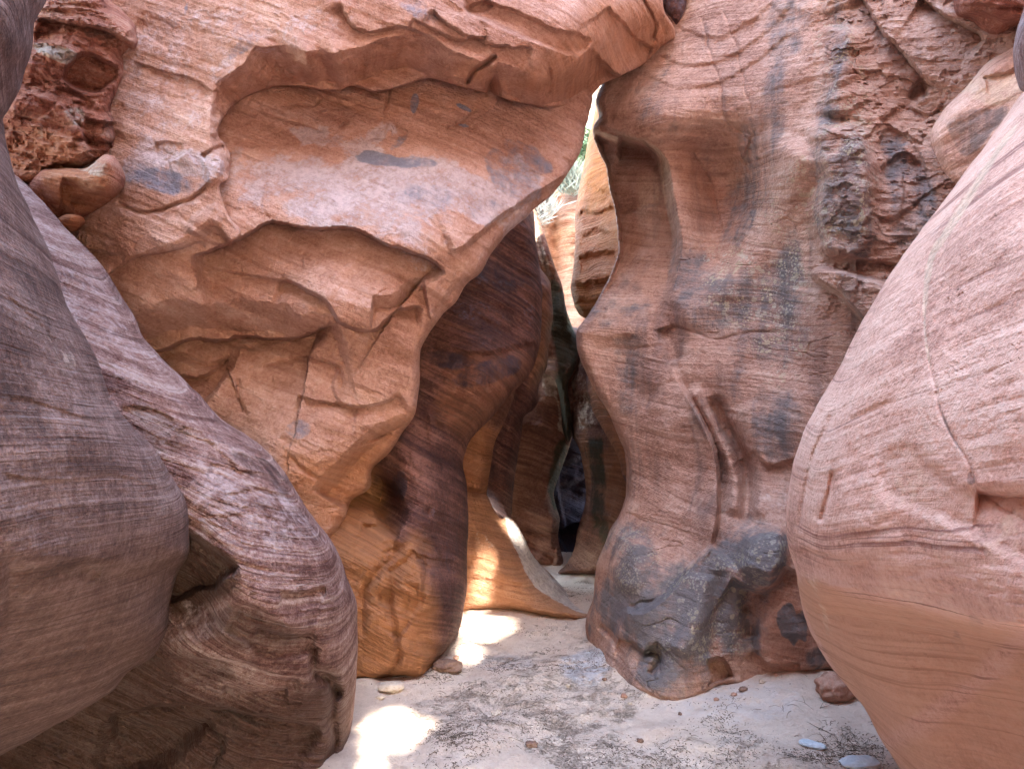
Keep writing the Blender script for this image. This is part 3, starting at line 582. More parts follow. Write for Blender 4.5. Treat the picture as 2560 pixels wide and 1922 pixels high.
rg_st = dict(bare=[streak([(2700, 1420), (2560, 1585), (2450, 1700), (2340, 1785), (2240, 1845), (2150, 1880)], 30, .75)], warm=[patch([(1990, 1440), (2100, 1478), (2330, 1525), (2560, 1575), (2900, 1600), (2900, 2500), (2400, 2300), (2249, 1922), (2080, 1660), (2000, 1500)], .75, 30)], pale=[streak([(2560, 290), (2480, 400), (2380, 560), (2330, 640), (2312, 760), (2316, 860), (2335, 960)], 11, 1.0), streak([(2020, 1440), (2060, 1530), (2070, 1600)], 12, .6), patch([(2200, 1130), (2270, 1095), (2330, 1150), (2440, 1230), (2600, 1240), (2600, 1500), (2350, 1420), (2170, 1300)], .4, 40)],  # warm underside adds painted bounce glow to the orange rock hue
  varnish=[spot(2395, 1600, 18, 34, .42, -25, .4), spot(2440, 1560, 16, 24, .35, -25, .4), spot(2400, 1870, 14, 40, .35, -20, .4), spot(2545, 1680, 14, 30, .4, 0, .4), streak([(2335, 960), (2350, 1020), (2385, 1100), (2420, 1150), (2440, 1210)], 5, .6), spot(2428, 1195, 14, 20, .7), spot(2222, 1150, 26, 40, .3)])
rg = link('boulder', rock_mesh('boulder', rg_out, rg_ctl, M_boul, rg_f, R=.5, ew=120, thick=1.0, stains=rg_st, seed=9))
tag(rg, 'giant smooth pink boulder filling the right edge, undercut below by an orange hollow', 'boulder')
sv = link('boulder', rock_mesh('boulder', [(2900, -300), (2650, -200), (2570, -40), (2556, 33), (2538, 92), (2532, 141), (2540, 200), (2558, 230), (2700, 260), (2900, 200)], [(2560, 100, 2.3), (2700, 0, 2.1), (2850, 0, 1.9), (2600, 220, 2.3), (2650, -200, 2.4)], M_left2, [rough(3, .02, 3, seed=65)], R=.2, ew=50, thick=.5, seed=10, stains=dict(pale=[spot(2550, 130, 80, 120, .5)])))
tag(sv, 'mauve rounded rock edge peeping in at the top right corner above the giant pink boulder', 'boulder')

# ------------------------------------------------------------------ the right-hand wall
rw = tag(link('rock_wall', None, loc=(1.6, 4.4, 0)), 'tall sculpted right-hand wall with dark water stains, lichen specks and a fluted base', 'rock wall')
rw_out = [(1660, -500), (1740, -700), (1850, -1300, .5), (2400, -1700, .5), (3600, -1900, .5), (3700, 500), (3500, 1900), (2500, 1900), (2200, 1750), (2077, 1680), (2033, 1682), (1977, 1698), (1900, 1710), (1861, 1726), (1816, 1716), (1777, 1733), (1722, 1760), (1666, 1766), (1611, 1745), (1567, 1727), (1544, 1700),
  (1520, 1685), (1500, 1655), (1484, 1632), (1468, 1599), (1467, 1541), (1482, 1497), (1489, 1440), (1496, 1401), (1511, 1362), (1525, 1324), (1549, 1285), (1561, 1247), (1565, 1189), (1561, 1131), (1544, 1083), (1525, 1040), (1501, 1001), (1488, 978), (1466, 935), (1448, 888), (1441, 850), (1444, 822), (1481, 769), (1508, 721), (1533, 672), (1544, 634),
  (1544, 585), (1537, 526), (1524, 477), (1518, 423), (1503, 390), (1484, 352), (1481, 320), (1496, 293), (1488, 255), (1498, 225), (1535, 150), (1600, 70), (1620, -60), (1600, -200), (1560, -330)]
rw_ctl = [(1500, 260, 5.2), (1500, 330, 5.15), (1560, 200, 5.1), (1650, 150, 4.95), (1700, 20, 4.95), (1620, 300, 4.75), (1700, 280, 4.62), (1800, 200, 4.6), (1720, 400, 4.75), (1690, 520, 4.78), (1700, 640, 4.8), (1670, 780, 4.78), (1800, 450, 4.72), (1850, 300, 4.5), (1880, 500, 4.62), (1800, 650, 4.72), (1850, 700, 4.6), (1950, 600, 4.4),
  (1990, 350, 4.15), (2000, 100, 4.25), (2050, 450, 4.05), (2050, 600, 4.08), (2000, 760, 4.2), (1445, 835, 5.0), (1540, 700, 5.05), (1530, 500, 5.2), (1600, 830, 4.78), (1550, 1000, 4.85), (1560, 1180, 4.95), (1650, 1000, 4.7), (1680, 1150, 4.75), (1650, 1280, 4.7), (1740, 900, 4.55), (1790, 1000, 4.5), (1900, 900, 4.35), (1830, 1180, 4.5), (1950, 1050, 4.25), (1500, 1450, 4.75), (1580, 1400, 4.5),
  (1540, 1540, 4.45), (1480, 1600, 4.75), (1545, 1690, 4.25), (1666, 1755, 3.92), (1620, 1640, 4.1), (1700, 1500, 4.2), (1760, 1380, 4.32), (1760, 1600, 4.05), (1777, 1727, 4.02), (1870, 1400, 4.05), (1860, 1600, 4.12), (1960, 1350, 4.05), (1950, 1560, 4.05), (1977, 1690, 4.15), (2077, 1670, 4.15), (2100, 1300, 4.1), (2150, 900, 4.0), (2200, 100, 3.95), (2300, 300, 3.9), (2400, 100, 3.75), (2500, 300, 3.65), (2400, 700, 3.7), (2800, 600, 3.2), (3500, 500, 2.6), (3500, 1800, 2.6), (2500, 1800, 3.6), (2000, -1600, 5.2), (3400, -1800, 3.6), (1750, -900, 5.1), (2400, -900, 4.0)]
rw_f = [
  # recess left of the main rib, with the dark hood at its top
  region([(1420, 330), (1552, 342), (1600, 350), (1650, 375), (1672, 410), (1690, 500), (1702, 560), (1708, 630), (1690, 715), (1672, 770), (1650, 830), (1560, 850), (1420, 860)], .36, 30, fade=(1600, 540, 1590, 850), rough=3),
  region([(1545, 338), (1590, 346), (1650, 372), (1676, 425), (1660, 440), (1555, 450), (1525, 430), (1538, 390)], .30, 16, fade=(1600, 340, 1612, 452), rough=3),
  ledge([(1535, 520), (1570, 528), (1620, 512), (1685, 500)], -.05, 60, 8, rough=4), ledge([(1500, 310), (1560, 335), (1620, 350)], .05, 60, 8, rough=5),
  # nose at the left edge and shelf line to the rib
  ledge([(1441, 836), (1500, 822), (1560, 818), (1620, 815), (1665, 812), (1690, 800)], .05, 300, 50, rough=3, taper=.25), crack([(1660, 812), (1720, 828), (1800, 848), (1870, 832), (1960, 830)], .012, 4),
  groove([(1662, 815), (1675, 860), (1690, 905)], .06, 22), groove([(2010, 340), (1950, 500), (1880, 620), (1830, 690), (1740, 760), (1665, 805)], -.15, 60), bump2(1800, 470, 85, 150, .20), bump2(1770, 610, 50, 70, .05), bump2(1650, 1130, 90, 220, -.10), bump2(1710, 1010, 60, 110, .03), bump2(1950, 870, 70, 120, .05),
  # fluted S-curve
  ledge([(1690, 900), (1700, 940), (1744, 1020), (1789, 1111), (1802, 1183), (1803, 1277), (1790, 1350), (1760, 1420)], -.20, 170, 12, rough=0, taper=.3), groove([(1780, 985), (1810, 1060), (1840, 1111), (1863, 1165), (1869, 1222), (1862, 1330)], .10, 18), groove([(1720, 960), (1775, 1050), (1815, 1130), (1836, 1200), (1832, 1300)], -.08, 20), groove([(1860, 1000), (1890, 1100), (1905, 1200), (1895, 1300)], -.06, 26), groove([(1560, 830), (1575, 950), (1640, 1010)], .04, 30),
  bump2(1960, 1070, 60, 80, -.05), ledge([(1890, 1120), (1920, 1158), (1960, 1150), (2000, 1138)], .05, 40, 12),
  # concave band sweeping from the upper left to the middle right
  ledge([(1560, 240), (1650, 285), (1760, 292), (1830, 275), (1900, 240), (1980, 190), (2080, 130)], .06, 170, 80, rough=3, taper=.2), ledge([(1600, 170), (1700, 215), (1800, 200), (1900, 140), (1980, 70)], .02, 60, 10, rough=3), ledge([(1620, 120), (1720, 160), (1820, 140), (1920, 70), (1980, 0)], .02, 60, 10, rough=3), ledge([(1690, 60), (1780, 90), (1860, 60), (1930, 0)], .02, 60, 10, rough=3),
  crack([(1750, 20), (1770, 110), (1800, 200), (1810, 290), (1840, 320), (1880, 360), (1910, 450)], .014, 3.5, rough=5), crack([(1800, 0), (1840, 120), (1860, 220), (1880, 300)], .010, 3.5, rough=5), ledge([(1730, 370), (1780, 450), (1800, 520), (1815, 590)], .02, 40, 5, rough=4), ledge([(1880, 340), (1870, 370), (1860, 400)], -.03, 30, 6),
  # rough lichen buttress and chipped band right of it
  region([(2010, 330), (2060, 290), (2140, 300), (2190, 360), (2200, 480), (2190, 640), (2120, 660), (2040, 640), (2010, 520), (2030, 420)], -.12, 45, rough=10), groove([(2110, 60), (2100, 200), (2090, 300)], -.08, 36),
  region([(2026, 684), (2050, 664), (2130, 676), (2230, 720), (2230, 840), (2165, 815), (2100, 750), (2040, 708)], -.17, 16, rough=3), ledge([(2140, 650), (2240, 655)], .06, 50, 8, rough=6),
  ledge([(2148, -20), (2200, 60), (2240, 110), (2290, 170), (2340, 215)], .10, 60, 8, rough=10), ledge([(2300, -10), (2360, 30), (2430, 70), (2470, 100)], .09, 50, 8, rough=8), ledge([(2270, 250), (2300, 190), (2330, 240)], .05, 30, 8, rough=9),
  ledge([(2200, 300), (2250, 270), (2330, 280), (2360, 250)], .03, 40, 7, rough=12), ledge([(2200, 420), (2260, 380), (2310, 400)], .03, 40, 7, rough=12), ledge([(2180, 520), (2230, 540), (2290, 500)], .03, 40, 7, rough=12),
  region([(2205, 330), (2250, 320), (2310, 390), (2330, 470), (2290, 560), (2240, 540), (2260, 440), (2215, 420)], .02, 8, rough=12),
  # base bulges
  region([(1500, 1420), (1520, 1340), (1560, 1315), (1610, 1330), (1630, 1380), (1625, 1460), (1590, 1500), (1520, 1480)], -.08, 45, rough=3), ledge([(1560, 1510), (1600, 1520), (1660, 1480), (1740, 1390), (1780, 1350)], -.10, 90, 16, rough=3), crack([(1570, 1520), (1605, 1508), (1640, 1500)], .02, 5), crack([(1500, 1560), (1530, 1590), (1545, 1630)], .05, 7),
  region([(1830, 1420), (1850, 1340), (1900, 1310), (1970, 1310), (1980, 1420), (1930, 1470), (1890, 1460), (1840, 1440)], -.13, 40, rough=3), ledge([(1830, 1440), (1890, 1470), (1930, 1460), (1960, 1410)], .10, 70, 14, rough=3), groove([(1880, 1470), (1870, 1520), (1880, 1600)], .08, 22), groove([(1760, 1430), (1740, 1550), (1690, 1640)], -.06, 30), groove([(1800, 1420), (1790, 1540), (1780, 1650)], .05, 20),
  ledge([(1550, 1590), (1580, 1600), (1610, 1625), (1640, 1600)], .08, 40, 8, rough=4), crack([(1610, 1625), (1640, 1635), (1645, 1660), (1620, 1690)], .08, 10), ledge([(1765, 1645), (1800, 1640), (1820, 1660), (1835, 1690)], .10, 40, 10, rough=4), region([(1765, 1655), (1800, 1645), (1822, 1680), (1812, 1720), (1780, 1720)], .03, 14, rough=4), ledge([(1885, 1620), (1930, 1660), (2000, 1650)], .04, 30, 7, rough=5), region([(1885, 1550), (1960, 1500), (2040, 1600), (2060, 1680), (1930, 1690), (1880, 1640)], -.06, 30, rough=5), bump2(1865, 1520, 12, 10, .06),
  strata((.12, -.12, 1), 11, .008, .3, seed=71), strata((.1, -.1, 1), 34, .004, .25, seed=72), rough(1.3, .016, 2, seed=73), rough(9, .003, 3, seed=74), flakes((.1, -.1, 1), 3, .003, seed=77, lo=.35), joints((.1, -.1, 1), 1.2, .012, .012, seed=78), lambda q, P: np.where(q[:, 0] > 1950, sstep((q[:, 0] - 1980) / 120), 0) * sstep((900 - q[:, 1]) / 200) * (.025 * fbm(P * 4, 4, seed=75) + flakes((.1, -.1, 1), 2.2, .018, seed=76, stretch=1.6, lo=.12)(q, P) + flakes((.1, -.1, 1), 6, .006, seed=79, stretch=2.5, lo=.2)(q, P))]
rw_st = dict(
  varnish=[patch([(1480, 1480), (1510, 1400), (1560, 1330), (1630, 1370), (1660, 1440), (1790, 1350), (1860, 1310), (1990, 1320), (1980, 1440), (1890, 1500), (1880, 1640), (1790, 1660), (1700, 1730), (1600, 1700), (1560, 1600), (1500, 1580)], 1.0, 110, 40), streak([(1960, -40), (1950, 100), (1930, 250), (1900, 380), (1870, 520), (1800, 640)], 70, .55), streak([(2090, -20), (2100, 150), (2070, 300), (2060, 420)], 45, .65), patch([(2020, 340), (2080, 300), (2170, 340), (2190, 480), (2180, 640), (2060, 640), (2010, 560)], .6, 130), patch([(2210, 340), (2260, 330), (2320, 420), (2330, 520), (2280, 620), (2220, 600), (2210, 450)], .6, 50, 50),
    patch([(1690, 600), (1740, 600), (1790, 680), (1890, 660), (1990, 560), (2020, 700), (2010, 850), (1960, 930), (1880, 900), (1850, 1000), (1800, 980), (1820, 860), (1740, 840), (1680, 760)], .62, 70), streak([(1565, 830), (1570, 900), (1560, 980), (1540, 1040)], 60, .5), streak([(1480, 800), (1560, 770), (1650, 760)], 40, .5), streak([(1690, 150), (1640, 220), (1600, 280), (1700, 320)], 50, .4),
    patch([(1500, 1440), (1510, 1340), (1560, 1310), (1620, 1330), (1635, 1420), (1620, 1500), (1560, 1540), (1500, 1560)], .75, 80, 34), patch([(1580, 1560), (1640, 1500), (1720, 1400), (1790, 1350), (1840, 1420), (1870, 1520), (1880, 1640), (1780, 1640), (1700, 1720), (1600, 1680)], .75, 90, 34), patch([(1830, 1420), (1850, 1340), (1900, 1305), (1975, 1305), (1985, 1400), (1930, 1460), (1870, 1450)], .7, 90, 34), patch([(1955, 1532), (1976, 1512), (1988, 1540), (2010, 1532), (2016, 1600), (1994, 1590), (1986, 1622), (1964, 1578)], 1.0, 8, 24), spot(2040, 1640, 30, 30, .8), patch([(1870, 1000), (1960, 960), (2010, 1000), (1990, 1140), (1900, 1130)], .6, 40)],
  pale=[streak([(1870, 330), (1860, 460), (1870, 560)], 40, .45), spot(1650, 1100, 70, 160, .3), spot(1720, 1000, 40, 100, .3), spot(1960, 120, 40, 100, .4, 20), spot(1900, 300, 120, 40, .4, -25), spot(2330, 100, 80, 80, .4), spot(1740, 1440, 40, 60, .4, 40), spot(1930, 1250, 60, 40, .5)],
  warm=[streak([(1700, 330), (1750, 460), (1800, 600), (1830, 660)], 60, .3), spot(1960, 1570, 80, 110, .35), spot(1640, 640, 50, 130, .25), spot(2150, 230, 120, 120, .2)],
  lichen=[patch([(2040, 60), (2130, 60), (2180, 300), (2180, 560), (2060, 620), (2000, 520), (2060, 300)], .9, 60), patch([(1760, 640), (1980, 600), (2020, 760), (1990, 960), (1900, 940), (1880, 860), (1760, 740)], 1.0, 60), patch([(1900, 560), (2000, 380), (2040, 420), (1960, 640)], .8, 50), patch([(1500, 1340), (1620, 1330), (1640, 1440), (1560, 1500)], .6, 50), patch([(1620, 1560), (1720, 1400), (1860, 1380), (1960, 1310), (1970, 1400), (1870, 1500), (1860, 1640), (1660, 1660)], .7, 60)])
link('wall_face', rock_mesh('wall_face', rw_out, rw_ctl, M_right, rw_f, R=.16, ew=22, thick=1.2, step=3, edge=.25, stains=rw_st, seed=11), rw)
ps = link('rock_slab', rock_mesh('rock_slab', [(2640, 40), (2560, 92), (2520, 118), (2462, 152), (2430, 190), (2402, 228), (2372, 258), (2354, 282), (2330, 318), (2321, 347), (2324, 375), (2332, 401), (2350, 440), (2375, 470), (2500, 520), (2660, 400)], [(2560, 120, 3.5), (2450, 200, 3.58), (2340, 330, 3.72), (2350, 430, 3.75), (2500, 350, 3.5), (2640, 200, 3.35)], M_boul, [ledge([(2455, 190), (2500, 180), (2560, 150)], .03, 30, 6, rough=6), strata((-.3, .1, 1), 14, .01, .2, seed=82), rough(3, .02, 3, seed=83)], R=.22, ew=40, thick=.4, seed=12, stains=dict(varnish=[patch([(2365, 310), (2400, 280), (2480, 275), (2520, 275), (2480, 340), (2420, 390), (2380, 350)], .75, 16)], pale=[spot(2500, 220, 90, 60, .6), spot(2350, 330, 50, 60, .3)])))
tag(ps, 'smooth pale pink slab with a grey stain, behind the top of the giant pink boulder', 'rock slab')
rb = link('boulder', rock_mesh('boulder', [(2700, -200), (2420, -160), (2388, -40), (2381, 18), (2392, 48), (2430, 68), (2465, 95), (2500, 98), (2540, 70), (2580, 60), (2700, 40)], [(2400, 0, 3.55), (2480, 10, 3.4), (2460, 80, 3.6), (2560, 30, 3.42), (2500, -100, 3.6)], M_red, [ledge([(2390, 40), (2450, 30), (2520, 45), (2560, 40)], .07, 60, 14, rough=4), ledge([(2385, 15), (2460, 8), (2560, 15)], .03, 25, 6, rough=4), strata((.1, .1, 1), 26, .012, .1, seed=85), rough(4, .02, 3, seed=86)], R=.2, ew=36, thick=.5, seed=13))
tag(rb, 'dark red layered boulder jutting out at the top right above the smooth pale slab', 'boulder')
wr = link('boulder', rock_mesh('boulder', [(1700, -260), (1640, -120), (1640, -20), (1652, 10), (1672, 50), (1692, 94), (1702, 70), (1711, 40), (1722, -20), (1760, -200)], [(1650, 0, 5.0), (1700, 0, 4.85), (1690, 80, 4.95), (1720, -200, 5.1)], M_inner, [rough(4, .02, 3, seed=87), strata((.2, .1, 1), 16, .01, .1, seed=88)], R=.12, ew=24, thick=.4, seed=14, stains=dict(pale=[spot(1690, 40, 60, 80, .6)])))
tag(wr, 'narrow purple rock wedged at the top between the overhang and the right-hand wall', 'boulder')

# ------------------------------------------------------------------ inside the slot
def slot(name, label, cat, out, ctl, mat, feats, st=None, R=.25, ew=30, thick=.5, seed=20, step=4):
    return tag(link(name, rock_mesh(name, out, ctl, mat, feats, R=R, ew=ew, thick=thick, stains=st, seed=seed, step=step, jag=2)), label, cat)
rgh = lambda s: [rough(2, .05, 4, seed=s), rough(9, .012, 3, seed=s + 1), strata((.35, .1, .95), 12, .02, .2, seed=s + 2)]
slot('rock_fin', 'low orange rock fin with a pale ramp curving down to the sand in the opening', 'rock fin',
  [(1060, 1240), (1120, 1200), (1166, 1222), (1217, 1238), (1231, 1266), (1250, 1296), (1264, 1290), (1280, 1296), (1294, 1310), (1313, 1348), (1328, 1382), (1357, 1415), (1395, 1454), (1429, 1493), (1469, 1526), (1520, 1545), (1520, 1560), (1467, 1550), (1420, 1548), (1361, 1541), (1275, 1528), (1166, 1528), (1060, 1530)],
  [(1100, 1300, 5.45), (1166, 1240, 5.7), (1217, 1250, 5.75), (1200, 1400, 5.45), (1260, 1310, 5.8), (1166, 1520, 5.42), (1300, 1520, 5.38), (1270, 1400, 5.5), (1300, 1340, 5.85), (1340, 1400, 5.85), (1300, 1440, 5.48), (1400, 1460, 5.9), (1350, 1490, 5.45), (1430, 1500, 5.7), (1440, 1530, 5.38), (1480, 1540, 5.35), (1510, 1552, 5.3)],
  M_fin, [ledge([(1262, 1300), (1270, 1352), (1290, 1385), (1308, 1430), (1337, 1468), (1385, 1502), (1434, 1524), (1480, 1532)], .0, 30, 5), ledge([(1166, 1515), (1275, 1516), (1361, 1528), (1440, 1536)], .08, 40, 12), ledge([(1180, 1390), (1260, 1400), (1290, 1410)], .02, 30, 6, rough=4), ledge([(1170, 1440), (1260, 1450), (1310, 1460)], .02, 30, 6, rough=4)] + rgh(91),
  dict(warm=[patch([(1060, 1240), (1217, 1240), (1262, 1310), (1290, 1385), (1337, 1468), (1430, 1524), (1460, 1548), (1060, 1540)], .6, 14, 6)], pale=[patch([(1262, 1292), (1294, 1312), (1328, 1382), (1400, 1456), (1469, 1526), (1430, 1522), (1337, 1466), (1292, 1385), (1272, 1350)], .95, 10, 5), spot(1210, 1420, 40, 120, .3)]), R=.18, ew=24, thick=.4, seed=21)  # pale ramp and face spot paint in sky and sun light
slot('rock_column', 'reddish brown rock column behind the dark pillar, above the low fin', 'rock column',
  [(1120, 1000), (1230, 960), (1284, 940), (1287, 985), (1265, 1045), (1236, 1107), (1226, 1170), (1217, 1232), (1217, 1250), (1160, 1240), (1100, 1240)],
  [(1120, 1050, 5.75), (1230, 1000, 5.6), (1280, 980, 5.75), (1180, 1150, 5.65), (1215, 1220, 5.85), (1120, 1230, 5.7)], M_slit, rgh(94), dict(warm=[spot(1190, 1150, 80, 120, .5)]), R=.3, ew=30, seed=22)
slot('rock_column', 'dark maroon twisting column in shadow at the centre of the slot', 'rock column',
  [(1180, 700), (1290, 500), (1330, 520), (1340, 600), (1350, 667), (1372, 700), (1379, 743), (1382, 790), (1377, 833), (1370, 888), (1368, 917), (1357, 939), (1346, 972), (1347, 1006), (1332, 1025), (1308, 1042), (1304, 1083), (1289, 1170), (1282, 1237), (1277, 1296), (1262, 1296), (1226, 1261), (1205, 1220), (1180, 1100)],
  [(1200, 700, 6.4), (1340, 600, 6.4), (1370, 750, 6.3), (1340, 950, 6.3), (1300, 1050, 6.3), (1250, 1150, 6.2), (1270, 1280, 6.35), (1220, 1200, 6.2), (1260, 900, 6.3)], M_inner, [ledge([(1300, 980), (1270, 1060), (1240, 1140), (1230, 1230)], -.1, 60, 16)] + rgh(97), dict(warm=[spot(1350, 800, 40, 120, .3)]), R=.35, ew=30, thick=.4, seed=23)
slot('rock_slab', 'mossy dark green slab with a bright rim, narrowing downward in the slot', 'rock slab',
  [(1318, 470), (1330, 505), (1343, 534), (1358, 577), (1372, 617), (1390, 675), (1408, 725), (1415, 772), (1430, 815), (1442, 844), (1450, 891), (1432, 931), (1417, 963), (1428, 1040), (1426, 1093), (1418, 1110), (1405, 1080), (1395, 980), (1378, 940), (1340, 930), (1330, 700), (1310, 560)],
  [(1325, 540, 7.2), (1340, 600, 7.1), (1360, 700, 7.15), (1360, 650, 6.95), (1400, 800, 6.95), (1440, 850, 7.1), (1380, 900, 7.0), (1420, 1080, 7.1), (1340, 900, 7.2)], M_slit, [ledge([(1323, 530), (1347, 624), (1368, 689), (1381, 761), (1383, 826), (1380, 900)], -.12, 60, 14)] + rgh(100), dict(varnish=[patch([(1380, 690), (1420, 760), (1450, 880), (1425, 1100), (1395, 1040), (1390, 900), (1375, 800)], .95, 20, 8)], pale=[patch([(1316, 500), (1345, 560), (1368, 640), (1384, 720), (1386, 800), (1370, 740), (1345, 640), (1318, 560)], .7, 10, 5)]), R=.2, ew=18, thick=.3, seed=24)  # pale rim patch paints the sunlit edge into the colour
slot('rock_wall', 'shadowed brown wall with pale flakes and wavy bands at the back of the slot', 'rock wall',
  [(1240, 860), (1340, 820), (1460, 830), (1475, 980), (1440, 1060), (1430, 1093), (1414, 1141), (1400, 1180), (1385, 1232), (1392, 1268), (1400, 1300), (1395, 1348), (1409, 1401), (1412, 1425), (1347, 1420), (1240, 1420)],
  [(1260, 900, 7.3), (1400, 900, 7.2), (1420, 1080, 7.3), (1340, 1100, 7.1), (1385, 1232, 7.25), (1300, 1300, 6.95), (1400, 1320, 7.0), (1405, 1415, 6.85), (1300, 1400, 6.85)], M_slit, [ledge([(1290, 1060), (1350, 1065), (1420, 1090)], .05, 60, 12, rough=4), ledge([(1280, 1285), (1330, 1310), (1400, 1320)], .10, 50, 20), ledge([(1310, 1340), (1360, 1365), (1400, 1390)], .08, 40, 16)] + rgh(103), dict(pale=[patch([(1350, 930), (1385, 900), (1400, 1000), (1418, 1080), (1400, 1070), (1385, 1000), (1360, 980)], .75, 10, 10), spot(1330, 1000, 25, 60, .3)], varnish=[patch([(1385, 1120), (1415, 1110), (1400, 1180), (1388, 1240), (1395, 1300), (1375, 1240), (1375, 1160)], .9, 14)]), R=.25, ew=22, seed=25)
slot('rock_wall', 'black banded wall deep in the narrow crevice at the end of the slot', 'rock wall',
  [(1360, 1060), (1430, 1040), (1480, 1080), (1490, 1300), (1480, 1440), (1380, 1440), (1360, 1300)], [(1400, 1100, 7.7), (1440, 1200, 7.6), (1430, 1400, 7.3), (1470, 1300, 7.5), (1370, 1300, 7.6)], M_inner, [ledge([(1390, 1210), (1430, 1200), (1470, 1180)], .12, 60, 14), ledge([(1390, 1330), (1430, 1310), (1470, 1300)], .15, 60, 14), ledge([(1390, 1150), (1430, 1145), (1470, 1130)], .1, 60, 14)] + rgh(106), dict(varnish=[spot(1430, 1260, 160, 300, 1.0)]), seed=26)  # blackened all over to imitate the crevice's deep shade
slot('rock_wall', 'tan and red wall with dark streaks leaning out right of the narrow crevice', 'rock wall',
  [(1470, 820), (1450, 890), (1438, 920), (1424, 948), (1427, 1000), (1429, 1035), (1432, 1093), (1443, 1110), (1453, 1141), (1463, 1208), (1463, 1261), (1453, 1292), (1443, 1324), (1434, 1372), (1414, 1411), (1393, 1436), (1491, 1438), (1640, 1450), (1640, 820)],
  [(1440, 950, 7.1), (1500, 950, 6.8), (1480, 1100, 6.8), (1530, 1150, 6.6), (1463, 1230, 7.0), (1520, 1300, 6.6), (1440, 1350, 6.85), (1400, 1430, 6.55), (1490, 1430, 6.45), (1600, 1200, 6.4), (1445, 1060, 7.0)], M_slit, [ledge([(1424, 960), (1450, 975), (1490, 985)], .1, 50, 20), ledge([(1430, 1040), (1480, 1060), (1530, 1060)], .04, 50, 10), ledge([(1450, 1280), (1500, 1290), (1550, 1290)], .08, 60, 12)] + rgh(109), dict(pale=[patch([(1424, 950), (1450, 890), (1480, 980), (1490, 1060), (1440, 1060)], .5, 16)], varnish=[streak([(1490, 1080), (1490, 1180), (1500, 1300), (1530, 1380)], 26, .8)], warm=[spot(1460, 1130, 18, 90, .5), spot(1540, 1200, 40, 120, .4)]), R=.25, ew=26, seed=27)
slot('rock_column', 'slim dark orange rock edge tucked against the right-hand wall inside the slot', 'rock column',
  [(1475, 930), (1478, 1015), (1499, 1059), (1523, 1102), (1545, 1140), (1556, 1190), (1590, 1240), (1640, 1240), (1640, 930)], [(1480, 960, 6.1), (1500, 1060, 6.0), (1560, 1180, 5.9), (1600, 1000, 5.8)], M_inner, rgh(112), dict(warm=[spot(1520, 1080, 60, 120, .6)]), R=.2, ew=20, thick=.3, seed=28)
slot('rock_fin', 'upright orange fin with grey scalloped bands standing in the gap beside the overhang', 'rock fin',
  [(1560, 150), (1500, 225), (1490, 262), (1477, 318), (1466, 375), (1459, 412), (1452, 450), (1444, 490), (1437, 552), (1438, 602), (1434, 650), (1430, 689), (1427, 725), (1437, 768), (1448, 788), (1461, 796), (1475, 805), (1490, 830), (1640, 830), (1640, 150)],
  [(1500, 260, 7.3), (1470, 400, 7.0), (1520, 400, 6.7), (1445, 550, 7.0), (1500, 600, 6.6), (1435, 720, 6.9), (1480, 740, 6.6), (1600, 500, 6.3), (1470, 800, 6.8)], M_far, [ledge([(1444, 640), (1490, 630), (1540, 620)], .10, 40, 10, rough=6), ledge([(1432, 700), (1470, 705), (1520, 690)], .10, 40, 12, rough=6), ledge([(1450, 520), (1490, 530), (1530, 510)], .06, 30, 10, rough=8), ledge([(1440, 580), (1480, 570), (1530, 570)], .06, 30, 10, rough=8), ledge([(1460, 440), (1500, 470), (1530, 480)], .06, 30, 10, rough=8), ledge([(1450, 740), (1480, 750), (1500, 740)], .05, 30, 10)] + rgh(115), dict(warm=[spot(1500, 380, 50, 130, 1.0), spot(1480, 760, 60, 60, 1.0), spot(1520, 540, 20, 80, .6)], pale=[spot(1470, 560, 40, 60, .15)], varnish=[spot(1480, 500, 30, 40, .3)]), R=.25, ew=24, seed=29)
slot('rock_wall', 'sunlit peach coloured cliff far back between the leaning slab and the upright fin', 'rock wall',
  [(1240, 560), (1330, 565), (1352, 540), (1365, 500), (1385, 470), (1420, 455), (1480, 430), (1560, 440), (1560, 960), (1380, 960), (1240, 900)], [(1300, 600, 12.5), (1400, 550, 12.2), (1450, 480, 12.6), (1420, 700, 11.8), (1440, 830, 11.0), (1540, 600, 11.5)], M_fin, [groove([(1400, 470), (1385, 600), (1400, 800)], .2, 16), rough(1.2, .15, 4, seed=118), rough(5, .05, 3, seed=119)], dict(warm=[spot(1380, 560, 24, 120, .5)], pale=[spot(1420, 700, 40, 150, .2)]), R=.5, ew=24, thick=2.0, seed=30)

slot('rock_wall', 'pale sunlit cliff sliver high in the gap right of the overhang tip', 'rock wall',
  [(1380, 500), (1448, 400), (1456, 330), (1450, 240), (1470, 160), (1600, 60), (1800, 60), (1800, 520), (1500, 520)], [(1450, 300, 14.5), (1500, 200, 14.0), (1700, 200, 13.0), (1480, 450, 14.0)], M_far, [rough(1.2, .15, 4, seed=121), rough(6, .04, 3, seed=122)], dict(pale=[spot(1480, 280, 60, 160, .9)]), R=.5, ew=24, thick=2.0, seed=31)
